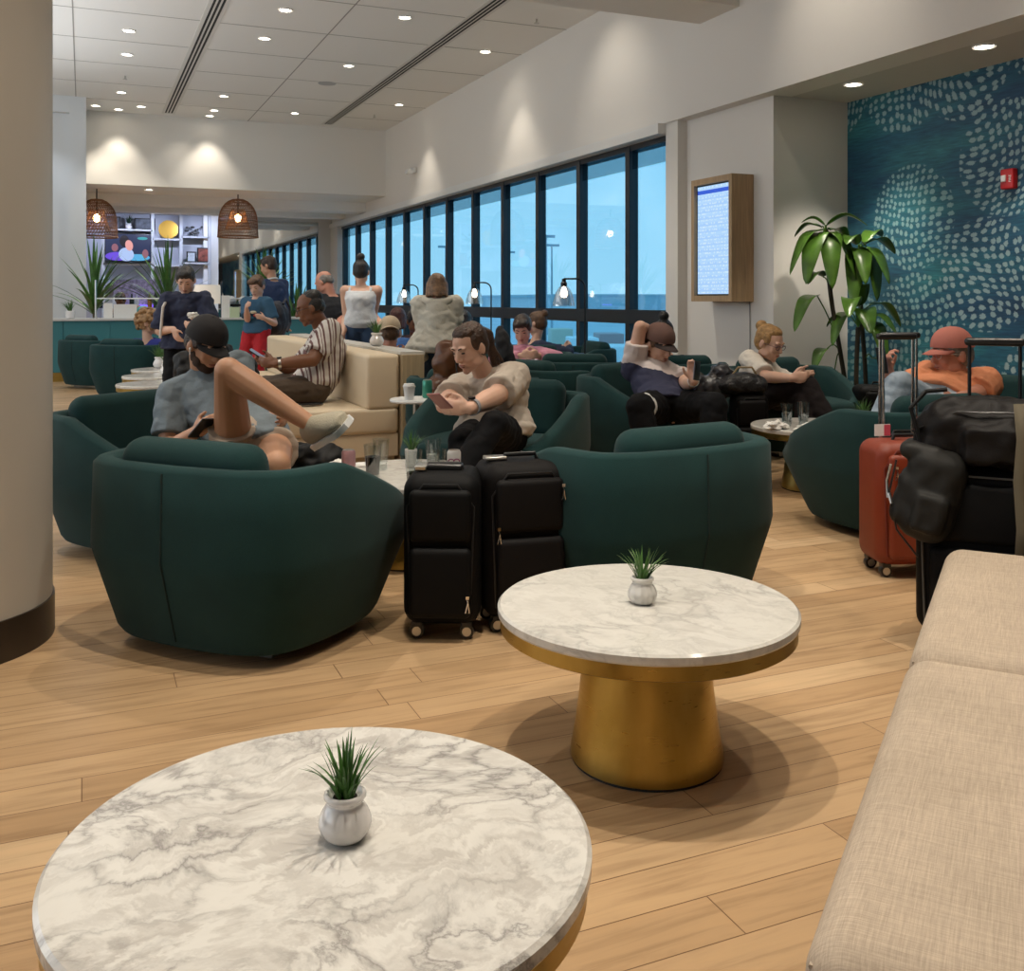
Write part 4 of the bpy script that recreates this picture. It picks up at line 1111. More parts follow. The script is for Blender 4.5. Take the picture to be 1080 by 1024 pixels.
disc(150, 252, 5, 1.5, emi('tv_teal', (.02, .35, .40)), .030)
# shelf ornaments
def thingm(mb, name, m, lab, cat, loc=(0, 0, 0), rot=None, group=None, **kw):
    o = mb.build(name, m, None, loc=loc, rot=rot, **kw); return tag(o, lab, cat, group)
GOLD = mat('gold_plate', (.62, .36, .06), .35, .7)
thingm(MB().lathe([(0, 0), (.2, .0), (.225, .02), (.2, .012), (0, .01)], (0, 0, 0), 40), 'decorative_plate', GOLD, 'round gold plate standing on a shelf right of the television', 'plate', (wx(178), yF + .14, wz(252) + .24), (R(84), 0, 0))
mb = MB(); rr = random.Random(2)
for i in range(11):
    cc = Vector((rr.uniform(-.2, .2), 0, rr.uniform(-.02, .2))); mb.ell(cc, (.055, .012, .028), Euler((0, rr.uniform(-.3, .3), 0)).to_matrix(), 10, 6)
mb.tube([(-.18, 0, .0), (0, 0, .1), (.2, 0, .2)], .006).tube([(0, 0, -.05), (0, 0, .1)], .006)
thingm(mb, 'leaf_ornament', BLACKM, 'dark metal branch ornament with leaves on the top right shelf', 'ornament', (wx(206), yF + .14, wz(249) + .072))
def frame(u, v, w, h, m, lab, inner):
    t_ = thing('picture_frame', lab, 'picture frame', (wx(u), yF + .08, wz(v) ), 0)
    rbox((0, 0, h / 2), (w, .03, h), .006).build('frame', BLACKP, t_)
    MB().bb(-w / 2 + .03, w / 2 - .03, -.018, -.015, .03, h - .03).build('print', inner, t_, smooth=False)
frame(215, 276, .30, .36, None, 'small dark framed picture with a reddish print on the right shelf', mat('reddish_print', (.22, .06, .04), .6, var=.8, vs=9))
frame(202, 276, .22, .26, None, 'small pale framed card beside the reddish picture', mat('pale_print', (.45, .50, .55), .6, var=.2, vs=9))
frame(119, 242.5, .34, .30, None, 'dark framed picture on the shelf above television, left', mat('dark_print', (.06, .07, .09), .6, var=.7, vs=9))
frame(153, 242.5, .46, .28, None, 'dark framed picture on the shelf above television, right', mat('dark_print2', (.05, .06, .08), .6, var=.7, vs=9))
pot_plant((wx(136), yF + .12, wz(243) + .021), 'dark little plant on the shelf above the television', seed=21, L=.26, hp=.13, rp=.08, leaf=mat('dark_leaf', (.01, .035, .015), .5))
# yuccas
def yucca(u, vbase, vtop, Y, lab, sd, n=34, spread=1.0, zb=None, w=.040, potted=True):
    x, y, zt = onY(u, vtop, Y)
    zb = 0 if zb is None else zb
    t_ = thing('yucca_plant', lab, 'plant', (x, y, zb), 0, 'tall spiky plants at the bar')
    H = zt - zb; L = min(.95, H * .55) * spread
    if potted: MB().lathe([(0, 0), (.13, 0), (.17, .3), (.15, .3), (.14, .26), (0, .26)], (0, 0, 0), 24).build('planter', mat('grey_planter', (.25, .25, .25), .5), t_)
    z0_ = H - L * 1.0
    MB().tube([(0, 0, .2 if potted else 0), (.02, 0, H * .3), (0, 0, max(z0_, .25))], .03, 8).build('trunk', mat('yucca_trunk', (.12, .09, .05), .8), t_)
    mb = MB(); r_ = random.Random(sd)
    for i in range(n):
        a = r_.uniform(0, 2 * PI); sp = (i / n) ** .8 * 1.35; l = L * r_.uniform(.8, 1.05)
        d0 = Vector((math.cos(a), math.sin(a), 0)); p = Vector((0, 0, max(z0_, .25) - .25 * L * (i / n))); pts = [p]
        for k_ in range(1, 7):
            ang = sp * (.6 + .55 * k_ / 6); pts.append(pts[-1] + (d0 * math.sin(ang) + Vector((0, 0, math.cos(ang)))) * l / 6)
        mb.blade(pts, lambda q: w * (1 - q) ** .6 * min(1, .5 + q * 3) + .001, cup=.3)
    mb.build('leaves', YUCCA, t_)
yucca(99, 335, 246, YC + 1.3, 'tall spiky plant left of the television, beside the pilaster', 1, spread=1.15)
yucca(177, 335, 250, YC + 1.7, 'tall spiky plant right of the television behind the person in navy blouse', 2, spread=1.2)
yucca(280, 335, 256, YC + 2.0, 'tall spiky plant before the mirror behind the person in navy', 3, spread=.9)
yucca(312, 335, 293, YC + 1.2, 'small spiky dark plant right of the person in navy', 4, spread=.9)
x, y, z = onC(74, 337, .12); pot_plant((x, y, z), 'little spiky plant in white cube pot at the left end of the bar', seed=31, L=.20, hp=.12, rp=.075, style=2)
# sneeze guards
for (u0, u1, w_) in ((101, 190, 'left, under the television'), (234, 290, 'right, before the mirror')):
    xg0 = onC(u0)[0]; xg1 = onC(u1)[0]
    t_ = thing('sneeze_guard', 'clear glass food guard on steel posts, ' + w_, 'food guard', (xg0, YC + .30, .9575), 0, 'glass food guards')
    for xx in (0, xg1 - xg0): MB().tube([(xx, 0, 0), (xx, 0, .60)], .016).lathe([(0, 0), (.04, 0), (.04, .01), (0, .01)], (xx, 0, 0), 12).build('post', STEEL if u0 < 200 else DKMET, t_)
    MB().bb(.02, xg1 - xg0 - .02, -.01, -.004, .32, .62).build('glass_panel', THIN, t_, smooth=False)
    MB().tube([(0, 0, .31), (xg1 - xg0, 0, .31)], .010).build('rail', WHITEP, t_)
# counter clutter
def bx_(u, w, h, lab, m=WHITEP, dy=.15, d=.14, name='menu_holder', cat='sign holder', dz=0):
    x, y, z = onC(u, 337, dy)
    return thingm(MB().bb(-w / 2, w / 2, -d / 2, d / 2, 0, h), name, m, lab, cat, (x, y, z + dz), smooth=False)
bx_(114, .13, .24, 'white card holder at left on the bar, under the glass guard', PAPER, d=.03)
bx_(132, .34, .22, 'wide white box beside the small card holder on the bar', PAPER, name='white_box', cat='box')
bx_(238, .13, .36, 'tall white card standing right of the person in navy blouse', PAPER, d=.03)
bx_(247, .15, .17, 'pale green salad box on the bar left of the young person', mat('pale_green_box', (.55, .62, .40), .6), name='food_box', cat='box')
bx_(263, .20, .17, 'white food box on the bar beside the person in blue', PAPER, name='food_box', cat='box')
bx_(203, .10, .10, 'small white box near the person in navy blouse', WHITEP, name='small_box', cat='box')
x, y, z = onC(151, 337, .2)
thingm(MB().ell((0, 0, .10), (.11, .11, .10), None, 20, 14), 'glass_globe', mat('teal_glass_ball', (.10, .42, .45), .15), 'round teal glass jar on the bar by the curly blond person', 'jar', (x, y, z))
t_ = thing('table_lamp', 'small lamp with broad cream shade behind the person in navy blouse', 'lamp', onC(219, 337, .9)[:2] + (.0,))
MB().lathe([(0, 0), (.15, 0), (.15, .95), (0, .95)], (0, 0, 0), 20).build('stand', WHITEP, t_)
MB().lathe([(.05, .96), (.06, 1.2), (0, 1.2)], (0, 0, 0), 20).build('base', WHITEP, t_)
MB().lathe([(.30, 1.18), (.20, 1.50), (.19, 1.50), (.29, 1.18)], (0, 0, 0), 32, close=False).build('shade', mat('lamp_shade_cream', (.75, .66, .55), .8, emit=.35), t_)
rr = random.Random(4)
for i, u in enumerate((106, 121, 128, 139, 144, 158, 164)):
    x, y, z = onC(u, 337, 2.5)
    t_ = thing('bottle', ['dark', 'tall clear', 'amber', 'short dark', 'tall white', 'slim dark', 'squat clear'][i] + ' bottle on the back counter under the television', 'bottle', (x, y, 1.1), 0, 'bottles on the back counter')
    mm = [mat('bottle_dark', (.02, .03, .03), .1), mat('bottle_clear', (.55, .58, .70), .1), mat('bottle_amber', (.25, .10, .02), .1)][i % 3]
    hh = rr.uniform(.24, .34)
    MB().lathe([(0, 0), (.04, 0), (.042, hh * .6), (.015, hh * .78), (.015, hh), (0, hh)], (0, 0, 0), 16).build('bottle', mm, t_)
PURP = mat('violet_backlight', (.16, .08, .75), .5, emit=2.2)
t_ = thing('back_counter', 'low back counter with violet-lit shelf behind the bar', 'counter', (onC(88)[0], YC + 2.6, 0))
wl = onC(192)[0] - onC(88)[0]
MB().bb(.45, wl, .25, .6, 0, 1.08).build('cabinet', mat('dark_back_cabinet', (.05, .05, .07), .5), t_, smooth=False)
MB().bb(.45, wl, -.2, .6, 1.08, 1.1).build('worktop', BLU, t_, smooth=False)
MB().bb(.5, wl - .1, .55, .58, 1.1, 1.62).build('back_panel', mat('violet_tile', (.30, .26, .46), .35, var=.6, vs=18), t_, smooth=False)
MB().bb(.5, wl - .1, .52, .55, 1.12, 1.15).build('light_strip', PURP, t_, smooth=False)
t_['label'] = 'low back counter with violet-lit panel behind the bar'
# white round lamps on the bar by the boy (bread domes)
for u in (244, 257, 265):
    x, y, z = onC(u, 337, .45)
    t_ = thing('heat_lamp', 'small white heat lamp over the bar, %s' % {244: 'left of three', 257: 'middle of three', 265: 'nearest the young person'}[u], 'heat lamp', (x, y, z), 0, 'white heat lamps')
    MB().tube([(0, 0, 0), (0, 0, .22)], .012).build('stem', STEEL, t_)
    MB().ell((0, 0, .28), (.085, .085, .075), None, 16, 12).build('shade', WHITEC, t_)
bx_(254, .44, .04, 'black serving tray raised on the bar before the mirror', BLACKP, dy=.30, d=.3, name='serving_tray', cat='tray', dz=.18)

# pendants
def pendant(u, Y, lab):
    x, y, zt = onY(u, 210, Y); zb = onY(u, 250, Y)[2]; h = zt - zb; r = h * .52
    t_ = thing('pendant_lamp', lab, 'pendant lamp', (x, y, zb), 0, 'woven pendant lamps')
    WK = mat('brown_wicker', (.20, .095, .045), .7)
    mb = MB(); prof = []
    for i in range(13):
        s = i / 12; a = s * PI / 2
        prof.append((r * (1 - .10 * s) * math.cos(max(0, (s - .45) / .55) * PI / 2 * .93), h * s if s < .45 else h * (.45 + .55 * math.sin((s - .45) / .55 * PI / 2))))
    for i in range(0, 13):
        rr_, z = prof[i]
        if rr_ > .02: mb.tube([(rr_ * math.cos(a), rr_ * math.sin(a), z) for a in [k * 2 * PI / 28 for k in range(29)]], .006 if i else .014, 4, caps=False)
    for k in range(44):
        for dr in (1, -1):
            pts = [(rr_ * math.cos(k * 2 * PI / 44 + dr * z * 1.2), rr_ * math.sin(k * 2 * PI / 44 + dr * z * 1.2), z) for rr_, z in prof]
            mb.tube(pts, .0045, 3, caps=False)
    mb.build('woven_shade', WK, t_)
    inner = MB()
    for k in range(30):
        a = k * 2 * PI / 30
        inner.tube([(.13 * r / .4 * math.cos(a), .13 * r / .4 * math.sin(a), h * .72), (r * .62 * math.cos(a + .3), r * .62 * math.sin(a + .3), h * .18)], .006, 4)
    inner.build('inner_shade', mat('pale_wicker', (.40, .22, .11), .7), t_)
    MB().tube([(0, 0, h * .6), (0, 0, ZD - zb)], .012).build('cord', BLACKM, t_)
    MB().ell((0, 0, h * .5), (.065, .065, .08), None, 16, 12).build('bulb', BULBP, t_)
pendant(251, 21.4, 'woven brown pendant lamp hanging alone in the middle of the bar')
pendant(102, 21.4, 'woven brown pendant lamp half hidden by the left pilaster')
# recessed lights added to brighten the dining space
for X, Y in ((0.5, 23.3), (2.2, 23.3), (4.0, 23.3), (1.2, 21.1)): down(X, Y, ZD, 'added round recessed light in the low ceiling behind the header, %s' % {0.5: 'left', 2.2: 'middle', 4.0: 'right', 1.2: 'front'}[X], 'lights behind the header', 90, size=120, colr=(.84, .89, 1))

for X in (.3, 1.5, 2.7): lamp_spot((X, 24.1, 3.2), 75, 120, r=.02, colr=(.66, .74, 1), tgt=(X, 25.3, 2.0))  # cool spots added to brighten the shelf wall
lamp_spot((.6, 17.6, 4.7), 120, 90, r=.03, colr=(.80, .86, 1), tgt=(.8, 16.9, .9))
lamp_spot((-1.2, 18.2, 4.7), 60, 70, r=.03, colr=(.80, .88, 1), tgt=(-.6, 19.3, 2.2))
# ================================================================ PEOPLE
UP = Vector((0, 0, 1))
def J(u, v, D):
    x, y = UD(u, D); return Vector((x, y, EYE - (v - HV) / FPX * D))
def A(u, D, z):
    x, y = UD(u, D); return Vector((x, y, z))
def VR(dl, dd, z=0.):
    x, y = CW(dl, dd); return Vector((x, y, z))
def VW(dl, dd, z=0.):                 # a direction given right / ahead of the view
    x, y = CW(dl, dd); return Vector((x, y, z)).normalized()
def ik(a, c, l1, l2, pole):
    d = c - a; L = d.length; mx = (l1 + l2) * .995
    if L > mx: c = a + d * (mx / L); d = c - a; L = mx
    mn = abs(l1 - l2) * 1.05 + .02
    if L < mn: c = a + d.normalized() * mn; d = c - a; L = mn
    x = (l1 * l1 - l2 * l2 + L * L) / (2 * L); h = math.sqrt(max(0, l1 * l1 - x * x))
    dn = d.normalized(); q = (pole - a); q = q - dn * q.dot(dn)
    q = q.normalized() if q.length > 1e-5 else dn.orthogonal().normalized()
    return a + dn * x + q * h, c
SKINS = {}
def skin(c): 
    return mat('skin_%02d_%02d_%02d' % tuple(int(x * 99) for x in c), c, .5, sss=.08, bump=.05, bs=150, bd=.001)
FAIR, TANNED, BROWN, PINKISH = (.66, .40, .29), (.52, .28, .17), (.19, .075, .035), (.55, .25, .17)
def cloth(name, c, **kw):
    return mat(name, c, kw.pop('rough', .85), bump=kw.pop('bump', .5), bs=kw.pop('bs', 14), bd=kw.pop('bd', .02), **kw)
LASH = mat('dark_lash', (.012, .008, .006), .6)
def mirror_x(v): return Vector((-v.x, v.y, v.z))

def person(p):
    s = p.get('s', 1.); fat = p.get('fat', 1.); vx = p.get('vx', .009)
    f = p['f'].normalized(); rt = f.cross(UP).normalized()
    pel = p['pel']; nb = p['nb']; hc = p['head']
    loc = Vector((pel.x, pel.y, 0))
    root = thing('person', p['label'], 'person', loc, 0)
    if p.get('group'): root['group'] = p['group']
    O = -loc
    # spine
    sp = nb - pel; bend = p.get('bend', .03)
    spd = sp.normalized(); fwd = (f - spd * f.dot(spd)).normalized(); lat = spd.cross(fwd).normalized()
    if lat.dot(rt) < 0: lat = -lat
    def spine(t): return pel + sp * t - fwd * bend * math.sin(PI * max(0, min(1, t))) * 1.0
    TR = [(-.20, .10, .09), (-.10, .150, .115), (.02, .170, .128), (.20, .158, .122), (.38, .146, .115), (.58, .160, .122), (.76, .172, .115), (.90, .165, .095), (.98, .115, .075), (1.03, .065, .06)]
    if p.get('female'): TR = [(-.20, .10, .09), (-.10, .155, .12), (.02, .172, .130), (.20, .152, .115), (.38, .132, .105), (.58, .146, .118), (.70, .152, .130), (.88, .148, .092), (.98, .10, .07), (1.03, .06, .055)]
    def torso(mb, infl=0., t0=-.2, t1=1.03, flare=0.):
        rings = []
        for t, rx, ry in TR:
            if t < t0 - 1e-6 or t > t1 + 1e-6: continue
            belly = 1 + (fat - 1) * (1.0 if t < .6 else .6)
            fl = flare * max(0, (.6 - t))
            c = spine(t) + O + fwd * ((fat - 1) * .08 if t < .6 else 0)
            if t < 0: c = c + f * .02 + UP * 0
            a, b = (rx * belly + infl + fl) * s, (ry * belly + infl + fl) * s
            rings.append([c + lat * a * math.cos(k * PI / 12) * (1.0) + fwd * b * math.sin(k * PI / 12) for k in range(24)])
        mb.loft(rings)
    sw = p.get('sw', .168 if not p.get('female') else .148) * s * (1 + (fat - 1) * .5)
    shR = p.get('shR') or (nb + lat * sw - spd * .045 * s); shL = p.get('shL') or (nb - lat * sw - spd * .045 * s)
    hw = .088 * s
    latp = (lat - UP * lat.z).normalized()
    hipR, hipL = pel + latp * hw - UP * .01, pel - latp * hw - UP * .01
    ua, fa, th, sk = .285 * s, .25 * s, .43 * s, .42 * s
    arms = {}
    for k_, sh in (('R', shR), ('L', shL)):
        a = p['arm' + k_]; el, wr = ik(sh, a[1], ua, fa, a[0]); arms[k_] = (sh, el, wr, a[2] if len(a) > 2 else {})
    legs = {}
    for k_, hp in (('R', hipR), ('L', hipL)):
        if 'leg' + k_ in p:
            a = p['leg' + k_]; kn, an = ik(hp, a[1], th, sk, a[0]); legs[k_] = (hp, kn, an, a[2] if len(a) > 2 else f)
    ar = p.get('armr', 1.) * (1 + (fat - 1) * .5)
    def arm(mb, k_, infl=0., u=1.0, fo=1.0, cut=False):
        sh, el, wr, _ = arms[k_]; sh, el, wr = sh + O, el + O, wr + O
        nbO = nb + O
        mb.cap(nbO - spd * .055 * s, (.055 + infl) * s, sh, (.054 * ar + infl) * s)
        e2 = sh.lerp(el, u)
        r1, r2 = .054 * ar * s, (.054 + (.041 - .054) * u) * ar * s
        if cut and fo <= 0:
            mb.tube([sh, sh.lerp(e2, .5), e2], [r1 + infl * s, r2 * .5 + r1 * .5 + infl * s * 1.15, r2 + infl * s * 1.5], 16)
            mb.ell(sh, ((r1 + infl * s),) * 3)
        else: mb.cap(sh, r1 + infl * s, e2, r2 + infl * s)
        if fo > 0:
            w2 = el.lerp(wr, fo); m = el.lerp(w2, .35)
            mb.cap(el, (.041 * ar + infl) * s, m, (.042 * ar + infl) * s)
            rr = (.042 + (.0265 - .042) * fo) * ar
            if cut: mb.tube([m, w2], [(.042 * ar + infl) * s, (rr + infl) * s], 16)
            else: mb.cap(m, (.042 * ar + infl) * s, w2, rr * s)
    def hand(mb, k_):
        sh, el, wr, h = arms[k_]; wr = wr + O; el = el + O
        d = h.get('d'); d = d.normalized() if d is not None else (wr - el).normalized()
        tdir = h.get('t', UP); tdir = (tdir - d * tdir.dot(d)); tdir = tdir.normalized() if tdir.length > .1 else d.orthogonal().normalized()
        n = d.cross(tdir); n = -n if k_ == 'R' else n
        curl = h.get('curl', .45)
        rotm = Matrix((tdir, d, n)).transposed()
        mb.cap(wr, .026 * s, wr + d * .03 * s, .025 * s)
        mb.ell(wr + d * .055 * s, (.040 * s, .052 * s, .0165 * s), rotm, 14, 10)
        mb.ell(wr + d * .035 * s + tdir * .020 * s, (.020 * s, .032 * s, .018 * s), rotm, 12, 8)
        for i, (off, ln) in enumerate(((.029, .072), (.010, .080), (-.009, .075), (-.027, .060))):
            b = wr + d * (.092 - abs(i - 1) * .004) * s + tdir * off * s
            ang = 0; q = b - d * .012 * s; cu = curl * (1 + .12 * i)
            for j, fr_ in enumerate((.45, .32, .23)):
                ang += cu * (.75 if j == 0 else 1.)
                nx = q + (d * math.cos(ang) + n * math.sin(ang) + tdir * off * 1.2) * ln * fr_ * s * (1.25 if j == 0 else 1)
                mb.cap(q, (.0092 - .0008 * j) * s, nx, (.0084 - .0008 * j) * s, 8); q = nx
        b = wr + d * .028 * s + tdir * .030 * s; q = b
        for j, ln in enumerate((.038, .030)):
            dd = (d * (.75 + .25 * j) + tdir * (.75 - .45 * j) + n * (.30 + .2 * j)).normalized()
            nx = q + dd * ln * s; mb.cap(q, (.0125 - .002 * j) * s, nx, (.0105 - .002 * j) * s, 8); q = nx
    lr = p.get('legr', 1.) * (1 + (fat - 1) * .7)
    def leg(mb, k_, infl=0., t=1., sh=1., cut=False):
        hp, kn, an, _ = legs[k_]; hp, kn, an = hp + O, kn + O, an + O
        k2 = hp.lerp(kn, t); r2 = .088 + (.056 - .088) * t
        if cut and sh <= 0:
            mb.ell(hp, ((.088 * lr + infl) * s,) * 3)
            mb.tube([hp, hp.lerp(k2, .5), k2], [(.088 * lr + infl) * s, ((.088 + r2) / 2 * lr + infl * 1.2) * s, (r2 * lr + infl * 1.7) * s], 18)
        else: mb.cap(hp, (.088 * lr + infl) * s, k2, (r2 * lr + infl) * s)
        if sh > 0:
            mid = kn.lerp(an, .3); a2 = kn.lerp(an, sh); back = (kn - hp).normalized() * .012
            calf = (.056 * lr) * s; fin = .036 + infl * 1.2
            mb.cap(kn, (.054 * lr + infl) * s, mid, calf + infl * s)
            if cut: mb.tube([mid, a2], [calf + infl * s, (fin + (.015 if sh < .8 else .012)) * s], 18)
            else: mb.cap(mid, calf, a2, .036 * s)
    def foot(mb, k_, infl=0., sole=False, s=s * 1.1):
        hp, kn, an, d = legs[k_]; an = an + O; d = d.normalized()
        sh = (an - (kn + O)).normalized(); dd = (d - sh * d.dot(sh) * .6).normalized()
        up = -sh; up = (up - dd * up.dot(dd)).normalized(); sd = dd.cross(up)
        rings = []
        for t, w_, h_, hz_ in ((-.075, .022, .030, .035), (-.06, .034, .042, .042), (-.01, .036, .052, .05), (.05, .040, .042, .042), (.11, .047, .030, .03), (.155, .042, .022, .022), (.182, .022, .014, .016)):
            c = an + dd * t * s - up * (.075 - hz_) * s
            rings.append([c + sd * (w_ + infl) * s * math.cos(k * PI / 8) + up * (h_ + infl) * s * max(-.85 * 1, math.sin(k * PI / 8)) for k in range(16)])
        mb.loft(rings)
    # head
    hf = p.get('hf', f).normalized(); pitch = p.get('pitch', .3); roll = p.get('roll', 0)
    yaw = math.atan2(-hf.x, hf.y)
    H = Matrix.Rotation(yaw, 3, 'Z') @ Matrix.Rotation(-pitch, 3, 'X') @ Matrix.Rotation(roll, 3, 'Y')
    hs = s * p.get('hs', 1.)
    def h(x, y, z): return hc + O + H @ (Vector((x, y, z)) * hs)
    def hell(mb, c, r, rot=None, seg=20, rings=14):
        m = H if rot is None else H @ Euler(rot).to_matrix()
        mb.ell(h(*c), tuple(q * hs for q in r), m, seg, rings)
    def head(mb):
        nk = .052 if not p.get('female') else .044
        nk *= (1 + (fat - 1) * .5)
        mb.cap(nb + O - spd * .03 * s, (nk + .012) * s, h(0, -.022, -.055), nk * s)
        hell(mb, (0, -.012, .030), (.076, .096, .088)); hell(mb, (0, .018, -.022), (.064, .072, .085)); hell(mb, (0, .034, -.060), (.050, .052, .052))
        hell(mb, (0, .072, -.096), (.022, .018, .018)); hell(mb, (0, .050, -.005), (.058, .045, .05))
        for sx in (-1, 1):
            hell(mb, (sx * .034, .063, -.028), (.022, .022, .020)); hell(mb, (sx * .078, -.008, -.008), (.011, .020, .032), (0, 0, sx * .3))
            hell(mb, (sx * .046, .015, -.062), (.020, .045, .030))
            hell(mb, (sx * .028, .080, .034), (.024, .012, .009))
            mb.ell(h(sx * .011, .100, -.026), (.008 * hs,) * 3, H, 10, 8)
        mb.cap(h(0, .084, .022), .009 * hs, h(0, .108, -.020), .0125 * hs)
        hell(mb, (0, .088, -.052), (.024, .013, .0075)); hell(mb, (0, .084, -.064), (.021, .013, .0085)); hell(mb, (0, .078, -.058), (.03, .018, .022))
    SK = skin(p.get('skin', FAIR))
    mb = MB(); torso(mb, -.004); head(mb)
    for k_ in 'RL': arm(mb, k_); hand(mb, k_)
    for k_ in legs:
        leg(mb, k_)
        if not p.get('shoe', 1): foot(mb, k_)
    me = mb.mesh('body'); o = remesh(bpy.data.objects.new('body', me), vx * p.get('bvx', 1) , 2)
    o.data.materials.append(SK); o.parent = root
    def part(name, mb, m, v=None, sm=3, wr=0., ws=9, seed=0):
        o = remesh(bpy.data.objects.new(name, mb.mesh(name)), (v or vx * 1.15), sm)
        if wr:
            push(o.data, lambda c: (abs(noise.noise(Vector((c.x * ws, c.y * ws, c.z * ws * 1.5 + seed)))) - .22 + .35 * noise.noise(c * ws * 2.6 + Vector((seed, 0, 0)))) * wr)
        o.data.materials.append(m); o.parent = root; return o
    # facial features
    if p.get('face', 1):
        ey = MB(); wh = MB()
        for sx in (-1, 1):
            hell(ey, (sx * .029, .0845, .010), (.014, .006, .0035), None, 12, 8)
        ey.build('eyes', LASH, root)
        eb = MB()
        for sx in (-1, 1):
            eb.tube([h(sx * .012, .0925, .032), h(sx * .028, .0915, .039), h(sx * .045, .0805, .034)], [.0028 * hs, .0036 * hs, .002 * hs], 6)
        eb.build('eyebrows', p.get('browm') or p.get('hairm') or LASH, root)
        lp = MB(); hell(lp, (0, .0915, -.053), (.021, .0105, .0055), None, 12, 8); hell(lp, (0, .0885, -.0635), (.018, .0105, .006), None, 12, 8)
        lp.build('lips', mat('lips', (.36, .12, .09), .4) if p.get('skin') != BROWN else mat('lips_dark', (.14, .05, .035), .4), root)
    # clothes
    c = p.get('top')
    if c:
        mb = MB(); torso(mb, c.get('infl', .014), c.get('t0', -.10), c.get('t1', .98), c.get('flare', 0))
        for k_ in 'RL':
            if c.get('u', .6) > 0: arm(mb, k_, c.get('sinf', .014), c.get('u', .6), c.get('fo', 0), True)
        part(c.get('name', 'shirt'), mb, c['m'], wr=c.get('wr', .010) * s, seed=len(p['label']))
    c = p.get('bot')
    if c and legs:
        mb = MB(); torso(mb, .004, -.2, c.get('t1', .10))
        for k_ in legs: leg(mb, k_, c.get('infl', .014), c.get('t', 1), c.get('sh', .95), True)
        part(c.get('name', 'trousers'), mb, c['m'], wr=c.get('wr', .010) * s, seed=3)
    if p.get('shoe', 1) and legs:
        for k_ in legs:
            mb = MB(); foot(mb, k_, .006); part('shoe', mb, p.get('shoem') or mat('shoe_dark', (.03, .028, .026), .6), sm=2)
            if p.get('soles'):
                hp, kn, an, d = legs[k_]; d = d.normalized(); shn = (an - kn).normalized(); dd = (d - shn * d.dot(shn) * .6).normalized(); up = -shn; up = (up - dd * up.dot(dd)).normalized(); sd = dd.cross(up); S_ = s * 1.14; rg = []
                for t_, w_ in ((-.082, .020), (-.07, .036), (-.01, .040), (.05, .044), (.11, .052), (.16, .044), (.188, .018)):
                    c0 = an + O + dd * t_ * S_ - up * .082 * S_
                    rg.append([c0 + sd * w_ * S_ - up * .010, c0 + sd * w_ * S_ + up * .018, c0 - sd * w_ * S_ + up * .018, c0 - sd * w_ * S_ - up * .010])
                MB().loft(rg).build('sole', WHITEP if k_ == 'R' else WHITEP, root)
    if p.get('collar'):
        mb = MB(); n0 = nb + O
        ring = []
        mb.tube([n0 + lat * .068 * s * math.cos(a) + fwd * .066 * s * math.sin(a) + spd * (.012 - .02 * math.sin(a)) * s for a in [k * PI / 8 + PI / 2 + .25 for k in range(0, 16)]], .011 * s, 8)
        mb.build('collar', p['collar'], root)
    # hair
    hm = p.get('hairm'); ht = p.get('hair')
    if ht and hm:
        mb = MB()
        if ht != 'ring': 
            if ht in ('bun', 'pony', 'bob', 'highbun'): hell(mb, (0, -.036, .040), (.083, .088, .087))
            else: hell(mb, (0, -.022, .044), (.084, .100, .088))
            hell(mb, (0, -.045, .0), (.080, .074, .08))
        if ht in ('bun', 'pony', 'long', 'curly', 'bob'):
            hell(mb, (0, -.004, .086), (.066, .066, .040))
            for sx in (-1, 1): hell(mb, (sx * .060, -.008, .035), (.022, .050, .052))
        if ht == 'short':
            for sx in (-1, 1): hell(mb, (sx * .066, .0, .035), (.016, .045, .045))
            if not p.get('cap'): hell(mb, (0, .03, .088), (.06, .055, .035))
        if ht == 'ring':
            for sx in (-1, 1): hell(mb, (sx * .058, -.035, .015), (.026, .058, .048))
            hell(mb, (0, -.075, .0), (.062, .035, .058))
            if p.get('thin'): hell(mb, (0, -.035, .062), (.070, .080, .064))
        if ht == 'bun': hell(mb, (0, -.115, .085), (.04, .04, .04))
        if ht == 'highbun': hell(mb, (0, -.06, .15), (.045, .045, .04)); [hell(mb, (sx * .062, .005, .03), (.022, .05, .055)) for sx in (-1, 1)]
        if ht == 'pony':
            tip = p.get('ponytip', h(0, -.14, -.16))
            a0 = h(0, -.105, .05); m1 = h(0, -.155, .0)
            mb.cap(a0, .030 * hs, m1, .036 * hs); mb.cap(m1, .036 * hs, tip, .016 * hs)
            for i in range(4): mb.cap(m1 + Vector((.01 * (i - 1.5), .008 * i, 0)), .016 * hs, tip + H @ Vector((.03 * (i - 1.5), -.02, -.02 * i)) * hs, .008 * hs)
        if ht in ('long', 'bob'):
            L_ = p.get('hl', -.20 if ht == 'long' else -.12)
            for i in range(9):
                a = PI + (i - 4) * .36; x_, y_ = .072 * math.sin(a - PI), -.02 - .085 * math.cos(a - PI)
                mb.cap(h(x_ * .95, y_ * .9 + .01, .03), .030 * hs, h(x_ * 1.15, y_ * 1.0, L_ * (1 - .06 * abs(i - 4))), .020 * hs)
        if ht == 'curly':
            r_ = random.Random(3)
            for i in range(150):
                a = r_.uniform(0, 2 * PI); zz = r_.uniform(-.75, 1)
                dx, dy, dz = math.cos(a) * math.sqrt(1 - zz * zz), math.sin(a) * math.sqrt(1 - zz * zz), zz
                if dy > .55 and dz < .55: continue
                k0 = p.get('curlr', .098)
                mb.ell(h(dx * k0 * .95, -.02 + dy * k0 * 1.1, .03 + dz * k0 * 1.15), (r_.uniform(.014, .026) * hs,) * 3, None, 8, 6)
